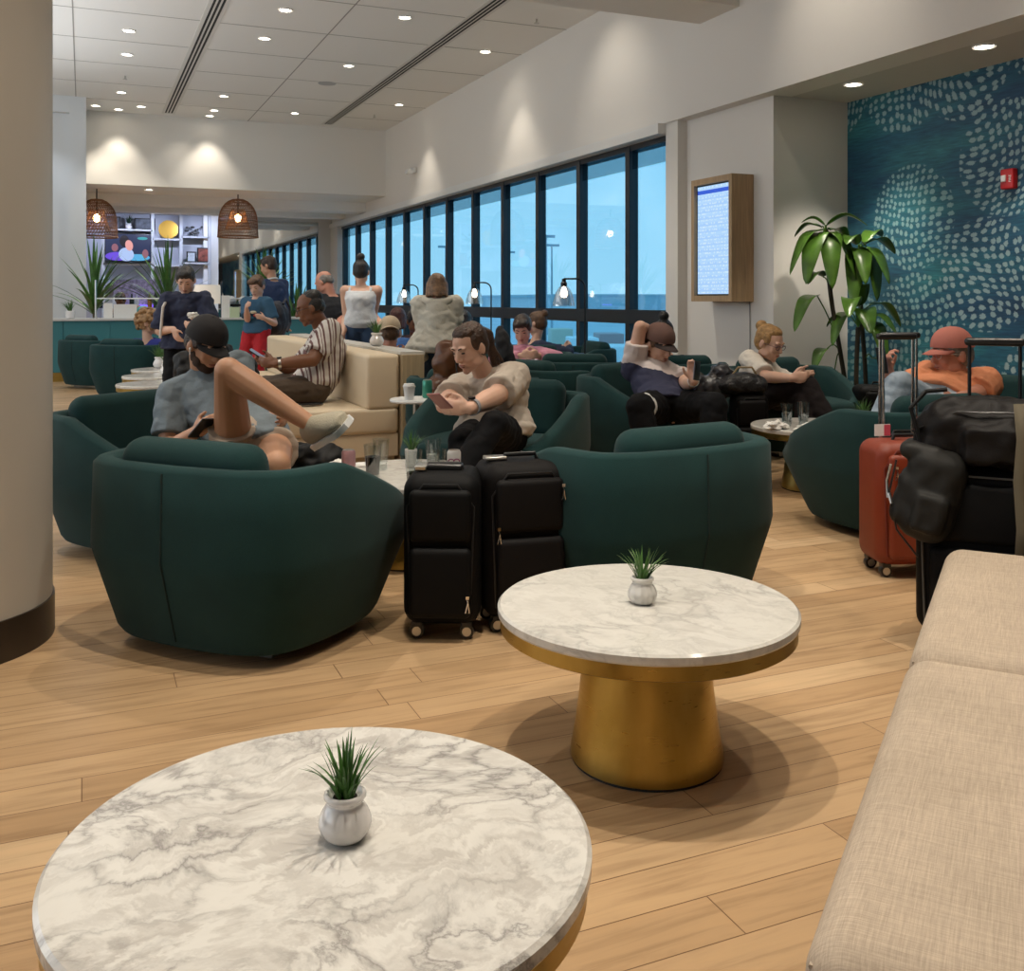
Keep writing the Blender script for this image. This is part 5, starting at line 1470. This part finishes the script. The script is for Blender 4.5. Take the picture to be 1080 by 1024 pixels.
        if ht == 'swept':
            for sx in (-1, 1): hell(mb, (sx * .064, .0, .038), (.020, .050, .05))
            hell(mb, (0, .045, .09), (.062, .055, .035)); hell(mb, (.02, .07, .085), (.05, .035, .028))
        o = part('hair', mb, hm, v=max(vx * .8, .0055), sm=2 if ht != 'curly' else 1)
        def strand(c):
            cc = H.transposed() @ (c - (hc + O)); return noise.noise(Vector((cc.x * 70, cc.y * 18, cc.z * 18))) * .0035
        push(o.data, strand)
    # beard
    if p.get('beard'):
        mb = MB()
        hell(mb, (0, .045, -.078), (.050, .050, .040)); hell(mb, (0, .072, -.094), (.029, .019, .020))
        for sx in (-1, 1): hell(mb, (sx * .058, .010, -.045), (.012, .022, .034))
        for sx in (-1, 1): hell(mb, (sx * .050, .032, -.062), (.016, .030, .032))
        part('beard', mb, p['beard'], v=max(vx * .8, .0055), sm=2)
    if p.get('cap'):
        c = p['cap']; mb = MB(); back = c.get('back')
        rings = []
        for i in range(9):
            a = i / 8 * PI / 2
            rr_ = math.cos(a) ** .85 if i < 8 else .02
            rings.append([h(.093 * rr_ * math.cos(k * PI / 14), -.014 + .114 * rr_ * math.sin(k * PI / 14), .038 + .108 * math.sin(a) + (.012 * (-math.sin(k * PI / 14)) * (1 - i / 8) * (-1))) for k in range(28)])
        mb.loft(rings); o1 = mb.build('cap_crown', c['m'], root)
        mb = MB(); sg = -1 if back else 1
        top, bot = [], []
        for k in range(15):
            a = PI * (.10 + .80 * k / 14)
            top.append((.083 * math.cos(a), sg * (.10 * math.sin(a)) - .014, .046)); 
        rows = []
        for j in range(5):
            q = j / 4
            rows.append([h(x_ * (1 - .10 * q), y_ + sg * .075 * q * math.sin(PI * (.10 + .80 * i / 14)) ** .7, z_ - .020 * q + .012 * (abs(x_) / .083) ** 2 * -1.2 - .004) for i, (x_, y_, z_) in enumerate(top)])
        for rw in rows: pass
        vs = [[mb.bm.verts.new(v) for v in rw] for rw in rows]
        for a_, b_ in zip(vs, vs[1:]):
            for i in range(14): mb.bm.faces.new((a_[i], a_[i + 1], b_[i + 1], b_[i]))
        mb.build('cap_brim', c.get('bm', c['m']), root, thick=.004)
        mb = MB(); mb.ell(h(0, -.014, .142), (.007 * hs,) * 3, None, 8, 6); mb.build('cap_button', c['m'], root)
    if p.get('glasses'):
        mb = MB()
        for sx in (-1, 1):
            mb.tube([h(sx * .031 + .022 * math.cos(a), .100 - .004 * abs(math.cos(a)), .008 + .017 * math.sin(a)) for a in [k * PI / 8 for k in range(17)]], .0022 * hs, 6, caps=False)
            mb.tube([h(sx * .053, .094, .012), h(sx * .080, .03, .010), h(sx * .082, -.015, .0)], .002 * hs, 6)
        mb.tube([h(-.010, .101, .012), h(.010, .101, .012)], .002 * hs, 6)
        mb.build('glasses', p['glasses'], root)
    if p.get('watch'):
        k_, wm = p['watch']; sh, el, wr, _ = arms[k_]; d = (wr - el).normalized(); c0 = wr - d * .025 * s + O
        q = d.to_track_quat('Z', 'Y').to_matrix().to_4x4()
        w_ = MB().lathe([(.031 * s * ar, -.011), (.034 * s * ar, -.011), (.034 * s * ar, .011), (.031 * s * ar, .011)], c0, 24, q, close=False).build('watch_band', wm, root)
        fc_ = (f * .3 + UP * .7); fc_ = (fc_ - d * fc_.dot(d)).normalized()
        q2 = fc_.to_track_quat('Z', 'Y').to_matrix().to_4x4()
        MB().lathe([(0, 0), (.019, 0), (.019, .010), (0, .010)], c0 + fc_ * .032 * s * ar, 20, q2).build('watch_case', BLACKP, w_)
    if p.get('earbud'):
        MB().ell(h(.086, .008, -.012), (.007, .008, .008)).cap(h(.088, .012, -.015), .004, h(.086, .018, -.034), .0035).build('earbud', WHITEC, root)
    info = dict(root=root, arms=arms, legs=legs, h=h, H=H, O=O, loc=loc, f=f, rt=rt, lat=lat, spd=spd, fwd=fwd, nb=nb, spine=spine)
    return info
def phone(pos, dirv, nrm, label, case=BLACKP, s=1.):
    """pos centre, long side along dirv, screen facing nrm"""
    d = dirv.normalized(); n = (nrm - d * nrm.dot(d)).normalized(); x_ = d.cross(n)
    M = Matrix((x_, d, n)).transposed().to_4x4(); M.translation = pos
    t = thing('phone', label, 'phone'); t.matrix_world = M
    rbox((0, 0, 0), (.074 * s, .150 * s, .010), .004).build('body', case, t)
    MB().box((0, 0, .0055), (.068 * s, .142 * s, .001)).build('display', mat('phone_display', (.05, .06, .08), .1, emit=.25, ecol=(.5, .6, .8)), t, smooth=False)
    return t
HB = lambda n, c: mat(n, c, .45, bump=.8, bs=90, bd=.01, var=.4, vs=30)
DKBR = HB('dark_brown_hair', (.030, .015, .008)); BLK_H = HB('black_hair', (.010, .008, .007)); BLOND = HB('blond_hair', (.36, .20, .07)); MIDBR = HB('mid_brown_hair', (.10, .048, .020)); REDBR = HB('red_brown_hair', (.055, .014, .010)); GREYH = HB('grey_hair', (.20, .18, .16))
JEAN = cloth('blue_jeans', (.045, .09, .18)); PALEJ = cloth('pale_jeans', (.33, .40, .47)); BLKP = cloth('black_trousers', (.0035, .0035, .0045), bump=.3, spec=.2); DKP = cloth('dark_brown_trousers', (.013, .009, .009), bump=.4, spec=.2)
def mid(a, b, t=.5): return a.lerp(b, t)
# 1 -- man in grey-blue polo, legs crossed
POLO = cloth('grey_blue_polo', (.165, .205, .235), bump=.7, bs=18, bd=.015)
I = person(dict(label='person in grey-blue polo shirt, black cap and beige shorts, bare leg crossed high', s=1.04, vx=.0065, f=VW(.50, -.85), pel=J(268, 470, 4.72), nb=J(213, 395, 5.05), head=J(217, 364, 4.93), bend=.05,
    hf=VW(.78, -.62), pitch=.50, skin=TANNED, armr=1.08, legr=1.05,
    armR=(J(160, 470, 4.95), J(206, 456, 4.66), dict(t=UP, curl=.5)), armL=(J(270, 450, 4.9), J(290, 441, 4.78), dict(t=UP, curl=.6)),
    legR=(J(265, 350, 4.3), J(327, 447, 4.45), VW(.66, -.5, .12)), legL=(J(290, 440, 4.1), A(300, 4.35, .10), VW(.6, -.8)),
    top=dict(m=POLO, u=.72, sinf=.022, wr=.014, name='polo_shirt'), bot=dict(m=cloth('beige_shorts', (.42, .34, .27)), t=.30, sh=0, infl=.016, name='shorts'), collar=POLO,
    hair='short', hairm=DKBR, beard=mat('dark_stubble', (.055, .028, .016), .8, bump=.6, bs=400), cap=dict(m=cloth('black_cap', (.012, .010, .011), bump=.1)), earbud=1, soles=1, shoem=mat('beige_sneaker', (.40, .36, .27), .8, bump=.8, bs=120, bd=.004)))
t_ = I['arms']['R']; phone(I['arms']['R'][2] + VW(.6, -.8) * .09 + Vector((0, 0, .03)), VW(.5, -.4, .5), VW(-.5, .5, .6), 'dark phone in the hand of the person in polo shirt')
# sneaker sole on the raised foot
# 2 -- striped shirt man
STR = make_stripe('white_brown_striped_cloth', (.60, .56, .52), (.13, .06, .055), 0, 20, .70)
k_ = STR.node_tree
I = person(dict(label='person with glasses in white short-sleeved shirt with brown stripes, on the cream sofa', s=1.12, vx=.0075, f=VW(-.92, -.38), pel=J(330, 407, 7.95), nb=J(344, 349, 8.12), head=J(327, 325, 8.0), bend=.05, fat=1.12,
    hf=VW(-.95, -.25), pitch=.35, skin=BROWN, armr=1.1,
    armL=(J(350, 420, 7.5), J(291, 384, 7.65), dict(t=UP, curl=.6, d=VW(-1, -.0, .15))), armR=(J(320, 410, 8.3), J(288, 381, 7.95), dict(t=UP, curl=.6, d=VW(-1, -.3, .15))),
    legR=(J(255, 395, 8.1), A(252, 8.2, .1), VW(-1, 0)), legL=(J(262, 395, 7.5), A(262, 7.7, .1), VW(-1, 0)),
    top=dict(m=STR, u=.80, sinf=.024, infl=.018, wr=.012), bot=dict(m=cloth('brown_trousers', (.075, .05, .032))), collar=STR,
    hair='ring', thin=1, hairm=BLK_H, glasses=DKMET, watch=('L', STEEL)))
phone(J(272, 374, 7.75), VW(-.75, -.1, .5), VW(.6, -.1, .8), 'phone held in both hands by the person in striped shirt')
# 3 -- woman in beige tee
TEE = cloth('beige_tee', (.50, .43, .36), bump=.6, bs=12)
I = person(dict(label='person with ponytail in loose beige tee and black leggings, looking at phone', s=1.06, fat=1.22, female=1, vx=.0065, f=VW(-.50, -.86), pel=J(520, 458, 5.55), nb=J(513, 396, 5.62), head=J(495, 367, 5.42), bend=.05,
    hf=VW(-.62, -.78), pitch=.42, roll=.05, skin=FAIR, armr=1.12,
    armR=(J(425, 455, 5.5), J(463, 432, 5.05), dict(t=UP, curl=.55, d=VW(.35, -.9, .1))), armL=(J(580, 450, 5.1), J(492, 433, 4.98), dict(t=UP, curl=.5, d=VW(-.95, -.2, .05))),
    legR=(J(478, 440, 4.9), A(478, 5.0, .10), VW(-.4, -.9)), legL=(J(512, 425, 4.7), J(470, 520, 4.85), VW(-.8, -.5)),
    top=dict(m=TEE, u=.86, sinf=.026, infl=.024, wr=.016, t0=-.1, flare=.03, name='tee_shirt'), bot=dict(m=BLKP, name='leggings', infl=.006),
    hair='pony', hairm=HB('brown_ponytail_hair', (.055, .025, .012)), watch=('L', mat('grey_watch_band', (.3, .3, .32), .5))))
phone(J(464, 423, 4.93), VW(-.35, -.6, .45), VW(.2, .5, .8), 'phone in pinkish case held by the person in beige tee', mat('pink_case', (.35, .14, .12), .5))
# 4 -- man in brown cap
k = NT('white_and_navy_tee', .85)
sx_ = k.n('ShaderNodeSeparateXYZ'); k.l(k.coords(), sx_.inputs[0])
nz = k.n('ShaderNodeTexNoise', Scale=14.0, Detail=3.0); k.l(k.coords(), nz.inputs['Vector'])
v_ = k.math('ADD', k.math('ADD', sx_.outputs[2], k.math('MULTIPLY', sx_.outputs[0], .30)), k.math('MULTIPLY', nz.outputs['Fac'], .06))
k.l(k.mix(k.math('GREATER_THAN', v_, .775), (.025, .028, .065), (.66, .58, .56)), k.b.inputs['Base Color'])
I = person(dict(label='person in brown cap and white-and-navy tee, one arm raised behind head', s=1.13, vx=.0075, f=VW(.30, -.95), pel=J(704, 428, 6.95), nb=J(694, 387, 7.25), head=J(695, 364, 7.18), bend=.05,
    hf=VW(.55, -.83), pitch=.38, skin=FAIR, shR=J(667, 390, 7.2),
    armR=(J(672, 320, 7.0), J(690, 352, 7.38), dict(d=VW(.5, .6, -.4), t=VW(0, -1, 0), curl=.6)), armL=(J(722, 450, 6.7), J(733, 402, 6.62), dict(t=VW(-1, 0, .2), d=VW(-.05, .1, 1), curl=.7)),
    legR=(J(668, 428, 6.3), A(690, 6.35, .1), VW(0, -1)), legL=(J(765, 425, 6.4), A(745, 6.4, .1), VW(.3, -1)),
    top=dict(m=k.m, u=.62, sinf=.022, infl=.018, wr=.012, t0=-.1, name='tee_shirt'), bot=dict(m=BLKP, infl=.024),
    hair='short', hairm=MIDBR, cap=dict(m=cloth('brown_cap', (.14, .075, .06), bump=.2), bm=cloth('dark_brim', (.045, .03, .028), bump=.2)), watch=('L', WHITEP)))
phone(J(735, 391, 6.60), VW(.1, .1, 1), VW(-.6, .6, .2), 'phone held upright by the person in brown cap', s=.85)
st = MB()
for i in range(3):
    q = I['legs']['R']; a = q[0].lerp(q[1], .80 + i * .045) + I['O']; d = (q[1] - q[0]).normalized(); sd = d.cross(UP).normalized(); r_ = .094 * 1.13 + .004
    st.tube([a + sd * r_ * math.cos(b) * -.84 + sd.cross(d).normalized() * r_ * math.sin(b) * .84 for b in [R(x_) for x_ in range(-30, 80, 12)]], .006, 6)
st.build('side_stripes', WHITEP, I['root'])
# 5 -- woman in white with glasses
WT = cloth('white_tee', (.72, .66, .58), bump=.6, bs=16)
I = person(dict(label='person with blond tied hair and glasses in white top, legs crossed, beside the white wall', s=1.12, female=1, vx=.0075, f=VW(.45, -.88), pel=J(808, 418, 7.75), nb=J(806, 384, 7.95), head=J(812, 362, 7.82), bend=.05,
    hf=VW(.62, -.76), pitch=.40, skin=FAIR,
    armR=(J(785, 425, 7.6), J(834, 399, 7.30), dict(t=UP, curl=.7, d=VW(.9, -.2, .1))), armL=(J(850, 425, 7.8), J(840, 397, 7.42), dict(t=UP, curl=.8, d=VW(.8, -.3, .1))),
    legR=(J(872, 412, 7.2), J(883, 465, 7.1), VW(.7, -.6)), legL=(J(860, 415, 7.2), A(850, 7.1, .1), VW(.4, -.9)),
    top=dict(m=WT, u=.9, sinf=.022, infl=.016, wr=.014, name='top'), bot=dict(m=DKP), hair='bun', hairm=BLOND, glasses=mat('purple_frame', (.06, .02, .05), .3)))
# 6 -- orange tee
OT = cloth('orange_tee', (.72, .27, .13), bump=.6, bs=12)
I = person(dict(label='person in orange tee, pink cap and pale jeans, holding phone under the mural', s=1.13, fat=1.16, vx=.0075, f=VW(-.42, -.90), pel=J(992, 428, 6.0), nb=J(1006, 399, 6.25), head=J(1003, 374, 6.12), bend=.04, sw=.19,
    hf=VW(-.97, -.22), pitch=.12, hs=1.05, skin=PINKISH, armr=1.1,
    armR=(J(955, 560, 5.9), J(938, 395, 5.75), dict(t=VW(.6, .6, .3), d=VW(-.25, -.1, 1), curl=.7)), armL=(J(1100, 470, 6.0), J(1005, 424, 5.72), dict(t=UP, curl=.4, d=VW(-1, 0, -.1))),
    legR=(J(915, 395, 5.3), A(915, 5.6, .34), VW(-1, -.2)), shR=J(968, 404, 6.08), shL=J(1040, 404, 6.22),
    legL=(J(950, 470, 5.3), A(960, 5.75, .12), VW(-.7, -.5)),
    top=dict(m=OT, u=.80, sinf=.026, infl=.02, wr=.012, name='tee_shirt'), bot=dict(m=PALEJ, infl=.016), hair='short', hairm=GREYH, browm=GREYH, glasses=STEEL,
    cap=dict(m=cloth('faded_pink_cap', (.50, .17, .13), bump=.2)), shoem=WHITEP))
phone(J(930, 380, 5.70), VW(-.15, .0, 1), VW(.8, .3, .1), 'phone held up by the person in orange tee')

# ---------------------------------------------------------------- standing people
def stand(u, vt, D, label, f, s, vsh, vhip, aR, aL, **kw):
    """u of the head, vt of the crown"""
    hc = J(u, vt + .118 * s * kw.get('hs', 1) * FPX / D, D)
    bu = kw.pop('bu', u); nb = J(bu, vsh, D); pel = J(kw.pop('hu', bu), vhip, D)
    lt = f.cross(UP)
    fr = pel.copy(); fr.z = 0
    kw2 = dict(label=label, s=s, f=f, pel=pel, nb=nb, head=hc, armR=aR, armL=aL, vx=kw.pop('vx', .011),
        legR=(pel + f * 1 + lt * .1 - UP * .4, fr + lt * .11 + UP * .085), legL=(pel + f * 1 - lt * .1 - UP * .4, fr - lt * .11 + UP * .085))
    kw2.update(kw); return person(kw2)
NAVY = cloth('navy_blouse', (.016, .022, .055), bump=.7, bs=12)
f = VW(.15, -1)
I = stand(196, 282, 9.2, 'person standing in loose navy blouse and black trousers, looking down, before the bar', f, 1.02, 312, 362,
    (J(172, 345, 9.1), J(183, 347, 8.95), dict(curl=.5, d=VW(.4, -.3, -.8))), (J(220, 345, 9.1), J(209, 344, 8.90), dict(curl=.7, d=VW(-.9, -.2, .1))), pitch=.55, female=1, sw=.15, skin=FAIR, hair='short', hairm=BLK_H,
    top=dict(m=NAVY, u=.97, sinf=.035, infl=.022, wr=.02, flare=.06, name='blouse'), bot=dict(m=BLKP), vx=.009)
crumple(J(204, 336, 8.86), (.045, .035, .035), 'white tissue held by the person in navy blouse', 31, name='tissue', cat='tissue')
MB().tube([I['nb'] + I['O'] + VR(-.14, .02) + UP * .03, I['nb'] + I['O'] + VR(-.155, -.16) - UP * .1, I['nb'] + I['O'] + VR(-.17, -.19) - UP * .38], .013, 8).build('bag_strap', mat('white_strap', (.65, .6, .55), .6), I['root'])
BT = cloth('blue_tee', (.030, .095, .17), bump=.5)
f = VW(-.25, -1)
I = stand(271, 291, 12.6, 'young person in blue printed tee and red trousers wearing a dark backpack, before the bar', f, 1.0, 315, 348,
    (J(261, 335, 12.5), J(260, 326, 12.25), dict(curl=.6)), (J(286, 335, 12.5), J(279, 336, 12.3), dict(curl=.5)), pitch=.45, skin=FAIR, sw=.145, hs=1.12, hair='swept', hairm=MIDBR,
    top=dict(m=BT, u=.8, sinf=.024, infl=.02, name='tee_shirt'), bot=dict(m=cloth('red_trousers', (.42, .010, .018))))
q = I['O'] + I['nb']
for i, (a_, b_, c_) in enumerate(((-.05, -.19, (.5, .05, .04)), (.03, -.17, (.6, .55, .4)), (.07, -.21, (.5, .05, .04)), (0, -.24, (.05, .2, .35)))):
    MB().ell(q + VW(a_ + .0001, .0) * abs(a_) + UP * b_ + I['f'] * .155, (.04, .012, .02), Matrix.Rotation(-HEAD, 3, 'Z')).build('shirt_print', mat('print_%d' % i, c_, .8), I['root'])
BPK = mat('dark_backpack_fabric', (.02, .02, .03), .7)
b = blob_bag('backpack', [('e', (0, 0, 0), (.16, .11, .22)), ('e', (0, -.07, -.07), (.12, .07, .12))], BPK, 'dark backpack worn by the young person in blue tee', 'backpack', I['nb'] - I['f'] * .24 - UP * .27 + VW(.09, 0) * .1, -HEAD, sd=61)
MB().tube([(.10, .08, .2), (.11, .20, .26), (.12, .36, .16), (.13, .38, -.05), (.13, .2, -.16)], .016, 8).build('strap', BPK, b)
SUIT = cloth('dark_blue_jacket', (.012, .028, .085), bump=.3)
f = VW(-.75, .65)
I = stand(283, 271, 13.6, 'tall person in dark blue jacket seen from behind, beyond the young person in blue tee', f, 1.08, 296, 348,
    (J(300, 325, 13.5), J(303, 350, 13.4), {}), (J(268, 325, 13.9), J(270, 345, 13.9), {}), bu=287, hf=VW(-.9, .2), pitch=.35, skin=TANNED, hair='short', hairm=DKBR, top=dict(m=SUIT, u=1, fo=.95, sinf=.02, infl=.03, name='jacket'), bot=dict(m=cloth('grey_blue_trousers', (.10, .14, .18))), collar=WHITEP)
b = blob_bag('backpack', [('e', (0, 0, 0), (.17, .12, .24)), ('e', (0, -.07, -.07), (.13, .07, .14))], mat('navy_grey_backpack', (.03, .035, .05), .7), 'grey-navy backpack hanging at the side of the tall jacketed person', 'backpack', J(292, 336, 13.3), -HEAD, sd=66)
f = VW(-.65, .75)
stand(342, 286, 11.6, 'bald person in black shirt and jeans seen from behind, right of the sofa', f, 1.10, 312, 356,
    (J(362, 340, 11.5), J(352, 356, 11.2), {}), (J(330, 340, 11.9), J(335, 350, 11.9), {}), bu=349, hf=VW(-.9, .35), pitch=.55, fat=1.1, skin=PINKISH, hair='ring', hairm=GREYH, top=dict(m=cloth('black_shirt', (.012, .013, .017), bump=.4), u=.95, sinf=.02, infl=.02), bot=dict(m=JEAN))
f = VW(.05, 1)
I = stand(381, 275, 10.9, 'person in white tank top and blue jeans seen from behind, dark hair in a bun', f, 1.06, 302, 342,
    (J(398, 325, 10.9), J(405, 345, 10.8), dict(d=VW(.1, -.1, -1))), (J(364, 325, 10.9), J(362, 350, 10.8), dict(d=VW(0, -.1, -1))), pitch=.2, female=1, sw=.165, skin=FAIR, armr=1.1, hair='highbun', hairm=BLK_H,
    top=dict(m=cloth('white_tank', (.66, .68, .70), bump=.5), u=0, infl=.014, t1=.90, name='tank_top'), bot=dict(m=JEAN, infl=.012), face=0)
nbO = I['nb'] + I['O']
for sx in (-1, 1):
    MB().tube([nbO + I['lat'] * sx * .11 - UP * .11 - I['f'] * .10, nbO + I['lat'] * sx * .115 - UP * .02 - I['f'] * .045, nbO + I['lat'] * sx * .11 - UP * .01 + I['f'] * .03, nbO + I['lat'] * sx * .10 - UP * .12 + I['f'] * .11], .016, 8).build('shoulder_strap', MATS['white_tank'], I['root'])
HOOD = cloth('cream_hoodie', (.56, .53, .45), bump=.8, bs=9, bd=.03)
f = VW(-.05, 1)
I = stand(461, 290, 8.6, 'young person in loose cream hoodie seen from behind, before the windows', f, .98, 316, 366,
    (J(478, 350, 8.6), J(478, 376, 8.5), {}), (J(446, 350, 8.6), J(443, 380, 8.5), {}), pitch=.35, female=1, sw=.145, skin=FAIR, hair='bob', hl=-.10, hairm=HB('light_brown_hair', (.20, .11, .055)),
    top=dict(m=HOOD, u=1, fo=.98, sinf=.035, infl=.02, flare=.16, t0=-.10, wr=.022, name='hoodie'), bot=dict(m=JEAN), face=0, vx=.009)
mb = MB(); n0 = I['nb'] + I['O']
mb.tube([n0 + I['lat'] * .115 * math.cos(a) - I['f'] * (.03 + .085 * math.sin(a)) - UP * .02 * math.sin(a) for a in [k_ * PI / 10 - .3 for k_ in range(14)]], .034, 10)
mb.ell(n0 - I['f'] * .11 - UP * .09, (.10, .05, .10), Matrix.Rotation(-HEAD, 3, 'Z'))
o = remesh(bpy.data.objects.new('hood', mb.mesh('hood')), .010, 3); o.data.materials.append(HOOD); o.parent = I['root']

# ---------------------------------------------------------------- seated people farther off
def sit(u, vt, D, label, f, s, aR=None, aL=None, **kw):
    hc = J(u, vt + .12 * s * FPX / D, D); lt = f.cross(UP)
    nb = hc - UP * .19 * s - f * kw.pop('hfwd', .04); pel = nb + f * kw.pop('lean', .12); pel.z = .53
    kz = .55
    kn = lambda sg: pel + f * .5 + lt * sg * .14 + UP * .2
    p = dict(label=label, s=s, f=f, pel=pel, nb=nb, head=hc, vx=kw.pop('vx', .011),
        armR=aR or (pel + lt * .5 + UP * .1, pel + f * .30 + lt * .08 + UP * .16, dict(curl=.6)), armL=aL or (pel - lt * .5 + UP * .1, pel + f * .30 - lt * .08 + UP * .16, dict(curl=.6)),
        legR=(kn(1), Vector((pel.x, pel.y, .085)) + f * .42 + lt * .12), legL=(kn(-1), Vector((pel.x, pel.y, .085)) + f * .42 - lt * .12))
    p.update(kw); return person(p)
WS = cloth('white_shirt_back', (.62, .58, .55), bump=.5)
sit(411, 336, 9.3, 'person in backwards beige cap and white shirt, seen from behind past the sofa', VW(-.1, 1), 1.12, top=dict(m=WS, u=.9), bot=dict(m=JEAN), hair='short', hairm=MIDBR, skin=PINKISH, face=0, pitch=.2, cap=dict(m=cloth('beige_cap', (.48, .38, .26), bump=.2), back=1), hf=VW(-.15, 1))
PK = cloth('pink_sweater', (.60, .26, .34), bump=.6)
sit(551, 333, 10.4, 'person in pink sweater and white trousers sitting by the windows, looking down', VW(.15, -1), 1.18, female=1, top=dict(m=PK, u=1, fo=.9, infl=.02, sinf=.02, name='sweater'), bot=dict(m=cloth('white_trousers', (.62, .64, .68))), hair='swept', hairm=DKBR, skin=FAIR, pitch=.5, hf=VW(-.2, -1), lean=.2,
    legR=(J(552, 372, 9.8), A(550, 9.9, .1), VW(0, -1)), legL=(J(562, 376, 9.8), A(562, 9.9, .1), VW(0, -1)))
sit(566, 329, 11.5, 'person in dark navy top with small bun behind the one in pink', VW(.9, .35), 1.12, female=1, top=dict(m=cloth('navy_top', (.012, .02, .05)), u=1, fo=.9), bot=dict(m=JEAN), hair='bun', hairm=MIDBR, skin=FAIR, face=0, pitch=.2, hf=VW(-.8, .5))
sit(157, 329, 12.75, 'person with curly blond hair and blue top in an armchair before the bar', VW(.25, 1), 1.2, female=1, top=dict(m=cloth('royal_blue_top', (.02, .03, .22)), u=1, fo=.5), bot=dict(m=JEAN), hair='curly', curlr=.112, hairm=HB('curly_blond_hair', (.34, .19, .08)), skin=FAIR, pitch=.1, hf=VW(.95, .1))
sit(438, 327, 11.0, 'person with dark hair in bright blue top, half hidden by the hooded youngster', VW(-.3, -1), 1.08, top=dict(m=cloth('mid_blue_top', (.04, .13, .36)), u=1, fo=.5), bot=dict(m=BLKP), hair='short', hairm=BLK_H, skin=BROWN, pitch=.4, hf=VW(.3, -1))
sit(420, 325, 11.9, 'person with dark red-brown hair seen from behind by the windows', VW(.2, 1), 1.12, female=1, top=dict(m=cloth('dark_plum_top', (.03, .012, .02)), u=1, fo=.5), bot=dict(m=BLKP), hair='bob', hairm=REDBR, skin=FAIR, pitch=.2, face=0)
sit(489, 328, 11.2, 'dark-haired person in black, right of the hooded youngster', VW(.1, 1), 1.1, top=dict(m=cloth('black_top', (.01, .01, .012)), u=1, fo=.9), bot=dict(m=BLKP), hair='short', hairm=BLK_H, skin=FAIR, pitch=.2, face=0)
sit(700, 338, 9.0, 'dark-haired person in black with bun, behind the raised arm', VW(.2, 1), 1.1, female=1, top=dict(m=cloth('black_knit', (.009, .009, .011)), u=1, fo=.9), bot=dict(m=BLKP), hair='highbun', hairm=BLK_H, skin=FAIR, pitch=.2, face=0)
stand(127, 309, 17.6, 'dark-haired staff person in black stooping behind the bar', VW(.1, -1), 1.1, 335, 368, (A(118, 17.4, 1.0), A(122, 17.3, .98)), (A(138, 17.4, 1.0), A(134, 17.3, .98)), pitch=.6, skin=BROWN, hair='short', hairm=BLK_H, top=dict(m=BLKP, u=.8), bot=dict(m=BLKP), vx=.014)
# black coat on a chair behind the person in beige
xx, yy = UD(534, 7.9)
blob_bag('coat', [('e', (0, 0, .0), (.07, .12, .26), (0, -.25, 0)), ('e', (.09, 0, -.25), (.12, .12, .20))], cloth('black_coat', (.010, .010, .012)), 'black coat hung over a chair behind the person in beige tee', 'coat', (xx, yy, .80), -HEAD, sd=77, nz=.02)
sc = bpy.context.scene
sc.view_settings.view_transform = 'Standard'; sc.view_settings.look = 'None'; sc.view_settings.gamma = 1; sc.view_settings.use_curve_mapping = False
sc.view_settings.exposure = 0.0
sc.cycles.use_denoising = True
sc.cycles.max_bounces = 8; sc.cycles.transparent_max_bounces = 16
sc.cycles.sample_clamp_indirect = 4
bpy.data.scenes.remove(TMP)
